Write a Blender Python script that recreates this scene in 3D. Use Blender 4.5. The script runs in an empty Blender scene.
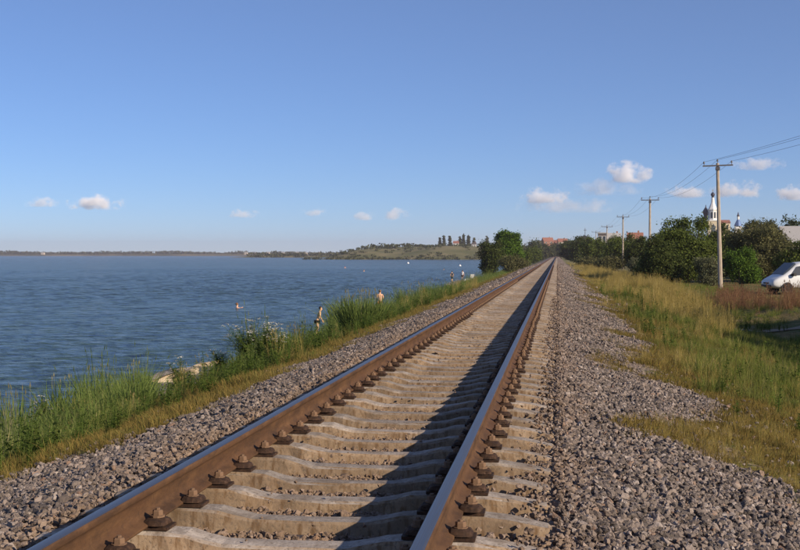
import bpy, bmesh, math, random
import numpy as np
from mathutils import Vector, Matrix

random.seed(7)
rng = np.random.default_rng(7)
SC = bpy.context.scene
COL = SC.collection
R = math.radians

# ------------------------------------------------------------------ camera
F = 1135.0                      # focal length in pixels of the 800 px wide photograph
CAM = Vector((1.378, 0.0, 1.237))
YAW, PITCH = R(7.9), R(1.045)
cd = bpy.data.cameras.new("camera"); cam = bpy.data.objects.new("camera", cd)
COL.objects.link(cam)
cam.location = CAM
cam.rotation_euler = (R(90) - PITCH, 0, YAW)
cd.sensor_width = 36.0; cd.lens = 36.0 * F / 800.0
cd.clip_start = 0.05; cd.clip_end = 30000
SC.camera = cam

# ------------------------------------------------------------------ light
SUN_A, SUN_EL = R(30), R(23.8)          # sun to the right and a little behind the camera
sun_dir = Vector((math.cos(SUN_EL) * math.cos(SUN_A), -math.cos(SUN_EL) * math.sin(SUN_A), math.sin(SUN_EL)))
sl = bpy.data.lights.new("sun", 'SUN'); sl.energy = 5.0; sl.angle = R(0.53); sl.color = (1.0, 0.83, 0.63)
so = bpy.data.objects.new("sun", sl); COL.objects.link(so)
so.rotation_euler = sun_dir.to_track_quat('Z', 'Y').to_euler()
so.location = (30, -20, 30)
SKY_STRENGTH = 0.09
SKY_TINT = (1.05, 0.965, 1.0)
SC.view_settings.view_transform = 'Standard'; SC.view_settings.look = 'None'
SC.view_settings.exposure = 0.4; SC.view_settings.gamma = 1.0
SC.render.engine = 'CYCLES'
SC.cycles.use_denoising = True
SC.cycles.max_bounces = 12; SC.cycles.transparent_max_bounces = 8

_fw = Vector((-math.sin(YAW) * math.cos(PITCH), math.cos(YAW) * math.cos(PITCH), -math.sin(PITCH)))
_rt = Vector((math.cos(YAW), math.sin(YAW), 0)); _up = _rt.cross(_fw)
def ray(px, py):
    return (_fw + _rt * ((px - 400) / F) + _up * ((275 - py) / F)).normalized()
def atY(px, py, Y):
    d = ray(px, py); return CAM + d * ((Y - CAM.y) / d.y)
def atZ(px, py, Z):
    d = ray(px, py); return CAM + d * ((Z - CAM.z) / d.z)

class NT:
    def __init__(s, tree): s.t = tree; s.n = tree.nodes; s.l = tree.links
    def new(s, typ, ins=None, **props):
        n = s.n.new(typ)
        for k, v in props.items(): setattr(n, k, v)
        for k, v in (ins or {}).items():
            sock = n.inputs[k]
            if isinstance(v, bpy.types.NodeSocket): s.l.new(v, sock)
            else:
                if hasattr(sock, 'default_value'):
                    if sock.type == 'RGBA' and len(v) == 3: v = (*v, 1)
                    sock.default_value = v
        return n
    def math(s, op, a, b=0.0, c=0.0, clamp=False):
        n = s.new('ShaderNodeMath', {0: a, 1: b, 2: c}, operation=op, use_clamp=clamp); return n.outputs[0]
    def vmath(s, op, a, b=(0, 0, 0)):
        n = s.new('ShaderNodeVectorMath', {0: a, 1: b}, operation=op)
        return n.outputs['Value'] if op in ('LENGTH', 'DOT_PRODUCT', 'DISTANCE') else n.outputs[0]
    def noise(s, vec, scale, detail=4.0, rough=0.55, dist=0.0):
        n = s.new('ShaderNodeTexNoise', {'Scale': scale, 'Detail': detail, 'Roughness': rough, 'Distortion': dist})
        if vec is not None: s.l.new(vec, n.inputs['Vector'])
        return n.outputs['Fac']
    def ramp(s, fac, stops, interp='LINEAR'):
        n = s.n.new('ShaderNodeValToRGB'); cr = n.color_ramp; cr.interpolation = interp
        while len(cr.elements) < len(stops): cr.elements.new(0.5)
        for e, (p, c) in zip(cr.elements, stops):
            e.position = p
            e.color = (*c, 1) if len(c) == 3 else c
        s.l.new(fac, n.inputs[0]); return n.outputs[0]
    def mix(s, fac, a, b, mode='MIX'):
        n = s.n.new('ShaderNodeMix'); n.data_type = 'RGBA'; n.blend_type = mode
        for sock, v in ((n.inputs[0], fac), (n.inputs[6], a), (n.inputs[7], b)):
            if isinstance(v, bpy.types.NodeSocket): s.l.new(v, sock)
            elif sock.type == 'RGBA': sock.default_value = (*v, 1) if len(v) == 3 else v
            else: sock.default_value = v
        return n.outputs[2]
    def maprange(s, v, a, b, c=0.0, d=1.0, smooth=True):
        n = s.n.new('ShaderNodeMapRange'); n.interpolation_type = 'SMOOTHSTEP' if smooth else 'LINEAR'
        s.l.new(v, n.inputs[0])
        for i, q in enumerate((a, b, c, d)): n.inputs[i + 1].default_value = q
        return n.outputs[0]

# ------------------------------------------------------------------ sky
world = bpy.data.worlds.new("World"); SC.world = world; world.use_nodes = True
def build_world():
    t = NT(world.node_tree); t.n.clear()
    sky = t.new('ShaderNodeTexSky', sky_type='NISHITA', sun_disc=False, sun_elevation=SUN_EL,
                sun_rotation=math.atan2(sun_dir.x, sun_dir.y), altitude=50, air_density=0.75, dust_density=0.0, ozone_density=8.0)
    col = t.mix(1.0, sky.outputs[0], SKY_TINT, 'MULTIPLY')
    col = t.mix(.20, col, (3.1, 3.8, 5.3))          # even veil of summer haze over the whole sky
    bg = t.new('ShaderNodeBackground', {'Color': col, 'Strength': SKY_STRENGTH})
    out = t.new('ShaderNodeOutputWorld', {'Surface': bg.outputs[0]})
build_world()
world.cycles.sampling_method = 'MANUAL'; world.cycles.sample_map_resolution = 512


# ------------------------------------------------------------------ helpers
def tag(o, label=None, cat=None, group=None, kind=None):
    if label: o['label'] = label
    if cat: o['category'] = cat
    if group: o['group'] = group
    if kind: o['kind'] = kind
    return o
def empty(name, loc, rz=0.0, label=None, cat=None, group=None):
    o = bpy.data.objects.new(name, None); COL.objects.link(o)
    o.location = loc; o.rotation_euler = (0, 0, rz); o.empty_display_size = 0.2
    return tag(o, label, cat, group)
def link(name, me, parent=None, loc=None, rz=None):
    o = bpy.data.objects.new(name, me); COL.objects.link(o)
    if parent is not None: o.parent = parent
    if loc is not None: o.location = loc
    if rz is not None: o.rotation_euler = (0, 0, rz)
    return o
def mesh(name, verts, faces, mat=None, smooth=False):
    me = bpy.data.meshes.new(name)
    me.from_pydata([tuple(v) for v in verts], [], [tuple(f) for f in faces]); me.update()
    if mat: me.materials.append(mat)
    if smooth: me.polygons.foreach_set('use_smooth', [True] * len(me.polygons))
    return me
def np_mesh(name, V, Fq, mat=None, smooth=False):
    """verts (n,3) and faces (m,k) arrays, all faces the same size"""
    V = np.asarray(V, np.float32); Fq = np.asarray(Fq, np.int32); k = Fq.shape[1]
    me = bpy.data.meshes.new(name)
    me.vertices.add(len(V)); me.vertices.foreach_set('co', V.ravel())
    me.loops.add(Fq.size); me.loops.foreach_set('vertex_index', Fq.ravel())
    me.polygons.add(len(Fq)); me.polygons.foreach_set('loop_start', np.arange(0, Fq.size, k, dtype=np.int32))
    if smooth: me.polygons.foreach_set('use_smooth', np.ones(len(Fq), bool))
    me.update(calc_edges=True); me.validate()
    if mat: me.materials.append(mat)
    return me
class MB:
    """collects boxes, prisms, tubes and lathes into one mesh"""
    def __init__(s): s.v = []; s.f = []
    def add(s, vs, fs):
        b = len(s.v); s.v += [tuple(v) for v in vs]; s.f += [tuple(i + b for i in f) for f in fs]; return s
    def box(s, x0, x1, y0, y1, z0, z1):
        return s.add([(x0, y0, z0), (x1, y0, z0), (x1, y1, z0), (x0, y1, z0), (x0, y0, z1), (x1, y0, z1), (x1, y1, z1), (x0, y1, z1)],
                     [(0, 3, 2, 1), (4, 5, 6, 7), (0, 1, 5, 4), (1, 2, 6, 5), (2, 3, 7, 6), (3, 0, 4, 7)])
    def tube(s, pts, r, n=6):
        pts = [Vector(p) for p in pts]; rs = r if isinstance(r, (list, tuple)) else [r] * len(pts)
        vs = []; fs = []
        for i, p in enumerate(pts):
            d = (pts[min(i + 1, len(pts) - 1)] - pts[max(i - 1, 0)]).normalized()
            a = d.orthogonal().normalized() if abs(d.z) < .99 else Vector((1, 0, 0)); b = d.cross(a).normalized(); a = b.cross(d)
            for k in range(n):
                w = 2 * math.pi * k / n; vs.append(p + (a * math.cos(w) + b * math.sin(w)) * rs[i])
        for i in range(len(pts) - 1):
            for k in range(n):
                k2 = (k + 1) % n; fs.append((i * n + k, i * n + k2, (i + 1) * n + k2, (i + 1) * n + k))
        fs.append(tuple(range(n))[::-1]); fs.append(tuple((len(pts) - 1) * n + k for k in range(n)))
        return s.add(vs, fs)
    def lathe(s, prof, c=(0, 0, 0), n=12):
        vs = []; fs = []
        for (r, z) in prof:
            for k in range(n):
                w = 2 * math.pi * k / n; vs.append((c[0] + r * math.cos(w), c[1] + r * math.sin(w), c[2] + z))
        for i in range(len(prof) - 1):
            for k in range(n):
                k2 = (k + 1) % n; fs.append((i * n + k, i * n + k2, (i + 1) * n + k2, (i + 1) * n + k))
        fs.append(tuple(range(n))[::-1]); fs.append(tuple((len(prof) - 1) * n + k for k in range(n)))
        return s.add(vs, fs)
    def build(s, name, mat, parent=None, smooth=False, loc=None, rz=None):
        return link(name, mesh(name, s.v, s.f, mat, smooth), parent, loc, rz)

# value noise for terrain and scattering
_perm = rng.random((256, 256))
def vnoise(x, y):
    x = np.asarray(x, float); y = np.asarray(y, float)
    xi = np.floor(x).astype(int); yi = np.floor(y).astype(int); fx = x - xi; fy = y - yi
    fx = fx * fx * (3 - 2 * fx); fy = fy * fy * (3 - 2 * fy)
    g = lambda a, b: _perm[a & 255, b & 255]
    return (g(xi, yi) * (1 - fx) + g(xi + 1, yi) * fx) * (1 - fy) + (g(xi, yi + 1) * (1 - fx) + g(xi + 1, yi + 1) * fx) * fy
def sstep(a, b, x):
    t = np.clip((np.asarray(x, float) - a) / (b - a), 0, 1); return t * t * (3 - 2 * t)

# ------------------------------------------------------------------ materials
def material(name, fn):
    m = bpy.data.materials.new(name); m.use_nodes = True
    t = NT(m.node_tree); t.n.clear()
    sh = fn(t); t.new('ShaderNodeOutputMaterial', {'Surface': sh}); return m
def principled(t, col, rough=0.8, metal=0.0, normal=None, spec=0.3, **kw):
    ins = {'Base Color': col, 'Roughness': rough, 'Metallic': metal, 'Specular IOR Level': spec}
    if normal is not None: ins['Normal'] = normal
    ins.update(kw)
    return t.new('ShaderNodeBsdfPrincipled', ins).outputs[0]
def bump(t, h, strength=0.5, dist=0.02):
    return t.new('ShaderNodeBump', {'Height': h, 'Strength': strength, 'Distance': dist}).outputs[0]
def pos(t): return t.new('ShaderNodeNewGeometry').outputs['Position']
def opos(t): return t.new('ShaderNodeTexCoord').outputs['Object']
def plain(name, col, rough=0.7, metal=0.0, var=0.18, scale=6.0, spec=0.3):
    def fn(t):
        n = t.noise(opos(t), scale, 5)
        c = t.mix(n, tuple(c * (1 - var) for c in col), tuple(min(1, c * (1 + var)) for c in col))
        return principled(t, c, rough, metal, spec=spec)
    return material(name, fn)
def leafmat(name, stops, transl=0.42, inst=True, gloss=0.0):
    """thin leaves: colours picked per leaf and per plant, part of the light passes through"""
    def fn(t):
        isl = t.new('ShaderNodeNewGeometry').outputs['Random Per Island']
        oi = t.new('ShaderNodeObjectInfo').outputs['Random']
        f = t.math('ADD', t.math('MULTIPLY', isl, .62), t.math('MULTIPLY', oi, .38)) if inst else isl
        c = t.ramp(f, stops)
        d = t.new('ShaderNodeBsdfDiffuse', {'Color': c}).outputs[0]
        tr = t.new('ShaderNodeBsdfTranslucent', {'Color': c}).outputs[0]
        s = t.new('ShaderNodeMixShader', {0: transl, 1: d, 2: tr}).outputs[0]
        if gloss:
            g = t.new('ShaderNodeBsdfGlossy', {'Color': (.8, .8, .8), 'Roughness': .45}).outputs[0]
            s = t.new('ShaderNodeMixShader', {0: gloss, 1: s, 2: g}).outputs[0]
        return s
    return material(name, fn)
M = {}
def ground_fn(t):
    P = pos(t); sp = t.new('ShaderNodeSeparateXYZ', {0: P}); x, y = sp.outputs[0], sp.outputs[1]
    n1 = t.noise(P, 0.9, 5); n2 = t.noise(P, 5.0, 5); n3 = t.noise(P, 38.0, 4); big = t.noise(P, .035, 4)
    # stones too far off to be laid singly
    vo = t.new('ShaderNodeTexVoronoi', {'Vector': P, 'Scale': 17.0, 'Randomness': 1.0})
    sc = t.new('ShaderNodeSeparateColor', {0: vo.outputs['Color']})
    stone = t.ramp(sc.outputs[0], [(0, (.10, .08, .07)), (.35, (.18, .142, .122)), (.7, (.26, .208, .18)), (1, (.36, .30, .26))])
    grit = t.mix(.45, stone, t.mix(n2, (.16, .12, .095), (.27, .21, .165)))
    dry = t.ramp(n2, [(.25, (.085, .062, .026)), (.5, (.17, .13, .05)), (.75, (.26, .20, .085))])
    green = t.ramp(n3, [(.25, (.05, .062, .016)), (.7, (.115, .125, .036))])
    grass = t.mix(t.maprange(n1, .40, .62), dry, green)
    far = t.mix(t.maprange(big, .35, .65), (.105, .112, .045), (.19, .168, .085))
    dist = t.maprange(y, 90, 260)
    grass = t.mix(dist, grass, far)
    ax = t.math('ABSOLUTE', x)
    edge = t.math('ADD', ax, t.math('ADD', t.math('MULTIPLY', t.math('SUBTRACT', n1, .5), 2.2), t.math('MULTIPLY', t.math('SUBTRACT', n2, .5), 1.0)))
    mg = t.math('MAXIMUM', t.maprange(edge, 2.75, 3.2), t.maprange(y, 640, 700))
    c = t.mix(mg, grit, grass)
    sandm = t.math('MULTIPLY', t.maprange(t.math('ADD', sp.outputs[2], t.math('MULTIPLY', t.math('SUBTRACT', n2, .5), .5)), -2.66, -2.84), t.maprange(y, 700, 600))
    sand = t.mix(n3, (.30, .23, .15), (.46, .38, .27))
    c = t.mix(sandm, c, sand)
    h = t.math('ADD', t.math('MULTIPLY', vo.outputs['Distance'], -1.2), t.math('MULTIPLY', n3, .5))
    return principled(t, c, .95, normal=bump(t, h, .9, .035), spec=.15)
M['ground'] = material('ground_gravel_and_turf', ground_fn)
def stone_fn(t):
    oi = t.new('ShaderNodeObjectInfo').outputs['Random']
    c = t.ramp(oi, [(0, (.052, .046, .043)), (.2, (.100, .087, .081)), (.45, (.165, .138, .122)), (.68, (.222, .183, .160)), (.88, (.275, .235, .215)), (.94, (.36, .32, .295)), (.97, (.27, .185, .135)), (1, (.16, .10, .075))])
    n = t.noise(opos(t), 2.2, 5, .65)
    c = t.mix(t.math('MULTIPLY', n, .30), c, (.22, .165, .125))
    P = pos(t); ax = t.math('ABSOLUTE', t.new('ShaderNodeSeparateXYZ', {0: P}).outputs[0])
    dust = t.math('MULTIPLY', t.maprange(t.math('ADD', ax, t.math('MULTIPLY', t.noise(P, 1.6, 4), 1.2)), 2.5, 1.5), .55)     # rust and brake dust by the rails
    c = t.mix(dust, c, (.24, .155, .095))
    c = t.mix(t.maprange(t.noise(P, .9, 5, .6), .55, .70, 0, .4), c, (.20, .145, .10))
    return principled(t, c, .9, normal=bump(t, t.noise(opos(t), 4.0, 5), .35, .3), spec=.25)
M['stone'] = material('ballast_stone', stone_fn)
def concrete_fn(t):
    oi = t.new('ShaderNodeObjectInfo').outputs['Random']; P = pos(t)
    n = t.noise(P, 9.0, 6, .65); n2 = t.noise(P, 55.0, 4); st = t.noise(t.vmath('MULTIPLY', P, (9, 9, 1.2)), 3.0, 5)
    c = t.ramp(n, [(.25, (.20, .145, .095)), (.5, (.335, .255, .175)), (.75, (.45, .36, .265))])
    c = t.mix(t.maprange(st, .47, .68, 0, .75), c, (.21, .125, .06))
    c = t.mix(t.math('MULTIPLY', t.math('ABSOLUTE', t.math('SUBTRACT', oi, .5)), .5), c, (.30, .25, .21))
    tint = t.maprange(oi, 0, 1, .76, 1.08, False)
    c = t.mix(t.maprange(t.noise(P, 2.3, 5, .6), .48, .66, 0, .55), c, (.20, .15, .11))
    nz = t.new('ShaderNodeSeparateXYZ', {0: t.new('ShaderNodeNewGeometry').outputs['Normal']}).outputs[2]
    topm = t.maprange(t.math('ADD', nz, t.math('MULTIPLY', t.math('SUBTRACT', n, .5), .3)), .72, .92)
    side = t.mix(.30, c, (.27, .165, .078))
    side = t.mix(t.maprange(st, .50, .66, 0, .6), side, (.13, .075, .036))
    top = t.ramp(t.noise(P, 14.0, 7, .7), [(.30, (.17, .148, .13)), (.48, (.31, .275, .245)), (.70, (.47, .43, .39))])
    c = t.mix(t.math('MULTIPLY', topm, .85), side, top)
    c = t.mix(t.maprange(t.noise(P, 3.1, 6, .65), .50, .62, 0, .45), c, (.16, .115, .075))
    c = t.vmath('MULTIPLY', c, t.new('ShaderNodeCombineXYZ', {0: tint, 1: tint, 2: tint}).outputs[0])
    pit = t.maprange(n2, .34, .46, 0.6, 0)
    c = t.mix(pit, c, (.12, .095, .072))
    return principled(t, c, .92, normal=bump(t, t.math('ADD', n2, t.math('MULTIPLY', n, .6)), .5, .006), spec=.2)
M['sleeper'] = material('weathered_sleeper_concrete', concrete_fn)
def rust_fn(t):
    P = pos(t); n = t.noise(t.vmath('MULTIPLY', P, (1, .5, 2)), 7.0, 7, .7); n2 = t.noise(P, 60, 4)
    c = t.ramp(n, [(.22, (.032, .018, .011)), (.42, (.070, .037, .019)), (.60, (.115, .060, .028)), (.80, (.19, .105, .050))])
    c = t.mix(t.maprange(t.noise(t.vmath('MULTIPLY', P, (1, .6, 1.5)), 2.6, 5, .7), .44, .66, 0, .5), c, (.100, .048, .023))
    c = t.mix(t.maprange(t.noise(P, 26, 5, .7), .55, .7, 0, .5), c, (.035, .022, .016))
    st = t.noise(t.vmath('MULTIPLY', P, (0, 9, .35)), 3.2, 2)
    c = t.mix(t.maprange(st, .66, .74, 0, .5), c, (.30, .19, .095))
    return principled(t, c, .78, .15, normal=bump(t, n2, .35, .004), spec=.3)
M['rust'] = material('rusty_rail_steel', rust_fn)
def railtop_fn(t):
    P = pos(t); n = t.noise(t.vmath('MULTIPLY', P, (60, .4, 1)), 3.0, 5)
    c = t.mix(n, (.17, .165, .17), (.29, .28, .28))
    return principled(t, c, t.maprange(n, .3, .7, .34, .50), .95)
M['railtop'] = material('polished_rail_head', railtop_fn)
def clip_fn(t):
    n = t.noise(pos(t), 35, 5, .65)
    c = t.ramp(n, [(.3, (.020, .011, .008)), (.55, (.048, .026, .016)), (.78, (.105, .060, .036))])
    return principled(t, c, .85, .1, normal=bump(t, n, .4, .006))
M['clip'] = material('dark_rusty_fastening', clip_fn)
M['bolt'] = plain('dusty_bolt_steel', (.17, .105, .065), .85, .1, var=.45, scale=40)
def water_fn(t):
    P = pos(t); sp = t.new('ShaderNodeSeparateXYZ', {0: P})
    w = t.vmath('MULTIPLY', P, (.55, 1.25, 1))
    a = t.noise(w, 1.1, 3, .5, .6); b = t.noise(w, 3.4, 3, .5); c = t.noise(t.vmath('MULTIPLY', P, (.4, 1, 1)), .22, 2)
    gust = t.noise(t.vmath('MULTIPLY', P, (.3, 1, 1)), .03, 3)
    h = t.math('ADD', t.math('ADD', t.math('MULTIPLY', a, 1.0), t.math('MULTIPLY', b, .45)), t.math('MULTIPLY', c, 1.6))
    s = t.maprange(gust, .32, .68, .55, 1.0)
    nb = t.new('ShaderNodeBump', {'Height': h, 'Strength': s, 'Distance': 1.3}).outputs[0]
    shade = t.mix(gust, (.034, .066, .078), (.048, .085, .094))
    return principled(t, shade, .20, 0, normal=nb, spec=.5, IOR=1.33)
M['water'] = material('choppy_water', water_fn)

# ------------------------------------------------------------------ ground
WATER_Z = -3.10
_u = [-5000, -60, -25, -14, -11.6, -10.6, -9, -7.5, -6, -4.5, -3.5, -2.9, -1.85, -1.45, -1.2, -.6, .6, 1.2, 1.45, 1.85, 2.6, 3.4, 4.5, 5.5, 7, 9, 10.5, 12, 16, 25, 60, 150, 300, 800, 5000]
_z = [-9, -6, -4.3, -3.55, -3.2, -2.98, -2.72, -2.3, -1.7, -1.12, -.80, -.64, -.345, -.285, -.298, -.325, -.325, -.298, -.285, -.345, -.50, -.68, -.86, -1.02, -1.40, -1.78, -1.5, -1.18, -1.10, -1.0, -.5, 1.0, 3.5, 8, 20]
def xc(y):                       # the line bends gently right far off
    y = np.asarray(y, float); return np.where(y > 620, (y - 620) ** 2 / 1500.0, 0.0)
def H(x, y):
    x = np.asarray(x, float); y = np.asarray(y, float)
    u = x - xc(y)
    bul = 4.8 * np.exp(-((y - 180) / 38.0) ** 2)              # a spit of beach beside the bathers
    uu = np.where((u < -6) & (u > -200), -6 + (u + 6) / (1 + bul / 6), u)
    z = np.interp(uu, _u, _z)
    au = np.abs(u)
    ditch = 1 - sstep(55, 75, y)
    z = np.where((u > 5.5) & (u < 12), z * ditch + (1 - ditch) * np.interp(u, [5.5, 12], [-1.02, -1.18]), z)
    rough = sstep(2.6, 5, au) * (1 - sstep(-10.5, -12.5, u))
    z = z + rough * ((vnoise(x * .55 + 9, y * .55) - .5) * .26 + (vnoise(x * 1.9, y * 1.9 + 40) - .5) * .08)
    z = z + (sstep(1.4, 1.9, au) - sstep(3, 4, au)) * (vnoise(x * 2.1, y * 1.3) - .5) * .06
    # grassy headland closing the bay
    edge = ((x + 45) / 165.0 + (vnoise(y * .01, 3.3) - .5) * .2)
    head = -6 + (13.2 + (vnoise(x * .022, y * .012) - .5) * 4.0) * np.exp(-edge ** 10) * sstep(880, 1010, y + (vnoise(x * .03, 1.1) - .5) * 40)
    z = np.where(head > z, head, z)
    return z
def hz(x, y): return float(H(x, y))
def grid_axis(segs):
    out = []
    for a, b, s in segs: out.append(np.arange(a, b, s))
    return np.concatenate(out)
gx = grid_axis([(-5000, -2000, 600), (-2000, -300, 170), (-300, -60, 12), (-60, -16, 4), (-16, -4, .4), (-4, 4, .2), (4, 14, .4), (14, 40, 2), (40, 200, 12), (200, 1000, 80), (1000, 5001, 800)])
gy = grid_axis([(-60, 2, 4), (2, 40, .4), (40, 100, 1.0), (100, 260, 4), (260, 800, 12), (800, 1300, 14), (1300, 2000, 70), (2000, 5001, 600)])
GX, GY = np.meshgrid(gx, gy); GZ = H(GX, GY)
nx, ny = len(gx), len(gy)
idx = np.arange(nx * ny).reshape(ny, nx)
gf = np.stack([idx[:-1, :-1].ravel(), idx[:-1, 1:].ravel(), idx[1:, 1:].ravel(), idx[1:, :-1].ravel()], 1)
ground = link('ground', np_mesh('ground', np.stack([GX.ravel(), GY.ravel(), GZ.ravel()], 1), gf, M['ground'], True))
tag(ground, 'railway embankment with grey ballast shoulders and grassy banks down to the shore', kind='structure')
def water_mesh():
    # real chop near the shore: fan of rows that widen with distance, flat far out
    ang = np.radians(np.concatenate([np.arange(-110, -31, 2.0), np.arange(-31, .5, .06), np.arange(.5, 9, 2.0)]))
    rad = [9.0]
    while rad[-1] < 420: rad.append(rad[-1] * 1.0055)
    while rad[-1] < 4900: rad.append(rad[-1] * 1.06)
    rad = np.array(rad[:-1] + [4900.0]); A, Rr = np.meshgrid(ang, rad); X = CAM.x + Rr * np.sin(A); Y = Rr * np.cos(A)
    wr = np.random.default_rng(3); Z = np.zeros_like(X)
    for k in range(16):
        L = .55 * 1.115 ** k; th = math.radians(-60 + wr.normal(0, 24)); ph = wr.uniform(0, 6.28); kx, ky = math.cos(th) * 6.283 / L, math.sin(th) * 6.283 / L
        m = .35 + 1.3 * vnoise(X / (L * 4) + k * 7, Y / (L * 4) + k * 3)
        Z += .0088 * L ** .8 * m * np.sin(kx * X + ky * Y + ph + 1.5 * vnoise(X / L * .4 + k, Y / L * .4))
    gust = .55 + .9 * vnoise(X / 34 + 40, Y / 75 + 11)
    Z = WATER_Z + Z * gust * (1 - sstep(300, 420, Rr)) * sstep(-11.2, -13.5, X)
    n, m = X.shape; ii = np.arange(n * m).reshape(n, m)
    Fq = np.stack([ii[:-1, :-1].ravel(), ii[:-1, 1:].ravel(), ii[1:, 1:].ravel(), ii[1:, :-1].ravel()], 1)
    return np_mesh('water', np.stack([X.ravel(), Y.ravel(), Z.ravel()], 1), Fq, M['water'], True)
water = link('water', water_mesh())
tag(water, 'choppy blue estuary water left of the railway', kind='structure')

def path():
    xs = np.linspace(7.8, 16, 34); V = []
    for i, x in enumerate(xs):
        yc = 44.0 + .35 * (x - 8) + .3 * math.sin(x * 1.1)
        for o in (-.75, 0, .75): V.append((x, yc + o, hz(x, yc + o) + .015))
    Fq = [(i * 3 + k, (i + 1) * 3 + k, (i + 1) * 3 + k + 1, i * 3 + k + 1) for i in range(33) for k in (0, 1)]
    def fn(t):
        n = t.noise(pos(t), 4.0, 6); return principled(t, t.mix(n, (.17, .135, .095), (.30, .25, .18)), .95, normal=bump(t, n, .5, .03), spec=.1)
    tag(link('path', np_mesh('path', V, Fq, material('sandy_path', fn), True)), 'pale sandy path across the shaded hollow on the right', kind='structure')
path()
# far shore: a low ridge across the water
def far_shore():
    n = 220; xs = np.linspace(-3000, 60, n); V = []; Fq = []
    rows = [(2920, -8.0), (2960, -1.5), (3000, 1.5), (3100, 3.5), (3300, 5), (3600, -8)]
    for j, (yy, zz) in enumerate(rows):
        wob = (vnoise(xs * .004, j * .7) - .5) * 120; hh = (vnoise(xs * .006 + 5, j * .3) - .5) * 3 * (0 if j in (0, 5) else 1)
        V += [(x, yy + w, zz + h) for x, w, h in zip(xs, wob, hh)]
    for j in range(len(rows) - 1):
        for i in range(n - 1): Fq.append((j * n + i, j * n + i + 1, (j + 1) * n + i + 1, (j + 1) * n + i))
    def fn(t):
        nn = t.noise(t.vmath('MULTIPLY', pos(t), (1, 1, 4)), .012, 5)
        return principled(t, t.ramp(nn, [(.35, (.07, .08, .04)), (.55, (.16, .14, .08)), (.7, (.26, .22, .15))]), .95, spec=.1)
    o = link('far_shore', np_mesh('far_shore', V, Fq, material('far_shore_turf', fn), True))
    tag(o, 'low far shore across the water', kind='structure')
far_shore()

# ------------------------------------------------------------------ railway track
SP = 0.543; Y0 = 3.53; NSL = 300           # sleepers: spacing, first, how many built singly
track = empty('railway_track', (0, 0, -0.345), 0, 'single railway track with rusty rails on concrete sleepers running to the horizon', 'railway track')
TZ = -0.345                                # children are placed relative to the track's empty
def rail_mesh():
    half = [(.0, 0.0), (.022, -.0006), (.031, -.003), (.0355, -.008), (.0365, -.014), (.0375, -.034), (.034, -.038), (.016, -.049), (.010, -.065), (.009, -.11), (.013, -.135), (.028, -.150), (.072, -.166), (.075, -.169), (.075, -.179)]
    prof = [(x, z) for x, z in half] + [(-x, z) for x, z in half[::-1][:-1]]
    ys = list(np.arange(0.5, 60, 3.0)) + list(np.arange(60, 620, 20.0)) + list(np.arange(620, 1000, 10.0))
    xs = xc(np.array(ys)); n = len(prof); V = []; Fq = []
    for yy, x0 in zip(ys, xs): V += [(x0 + px, yy, pz - TZ) for px, pz in prof]
    for j in range(len(ys) - 1):
        for k in range(n): Fq.append((j * n + k, (j + 1) * n + k, (j + 1) * n + (k + 1) % n, j * n + (k + 1) % n))
    me = np_mesh('rail', V, Fq, M['rust'], True); me.materials.append(M['railtop'])
    mi = np.zeros(len(Fq), np.int32).reshape(-1, n); mi[:, [0, 1, n - 1, n - 2]] = 1
    me.polygons.foreach_set('material_index', mi.ravel()); return me
rm = rail_mesh()
RX = .797
for sx in (-1, 1): link('rail', rm, track, (sx * RX, 0, 0))
def sleeper_mesh(seed):
    rr = np.random.default_rng(seed)
    st = [(-1.35, -.268, .060, .115), (-1.33, -.254, .070, .125), (-1.12, -.218, .076, .130), (-.98, -.202, .079, .132), (-.62, -.206, .079, .132), (-.52, -.212, .079, .130), (-.42, -.238, .076, .122), (-.32, -.256, .073, .116), (0, -.260, .073, .114)]
    st = st + [(-a, b, c, d) for a, b, c, d in st[::-1][1:]]
    V = []; Fq = []
    ring = 7
    for (x, z, wt, wb) in st:
        j = rr.normal(0, .0055, 6)
        V += [(x, -wb + j[0], -.42), (x, -wt - .012 + j[1], z - .014), (x, -wt + .006, z + j[2] * .4), (x, 0, z + .003), (x, wt - .006, z + j[3] * .4), (x, wt + .012 + j[4], z - .014), (x, wb + j[5], -.42)]
    for i in range(len(st) - 1):
        for k in range(ring - 1): Fq.append((i * ring + k, i * ring + k + 1, (i + 1) * ring + k + 1, (i + 1) * ring + k)[::-1])
    for (a, sgn) in ((0, 1), ((len(st) - 1) * ring, -1)):
        f = tuple(range(a, a + ring)); Fq.append(f if sgn > 0 else f[::-1])
    V = [(a, b, c - TZ) for a, b, c in V]
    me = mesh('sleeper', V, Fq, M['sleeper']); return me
sl_meshes = [sleeper_mesh(s) for s in range(5)]
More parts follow.
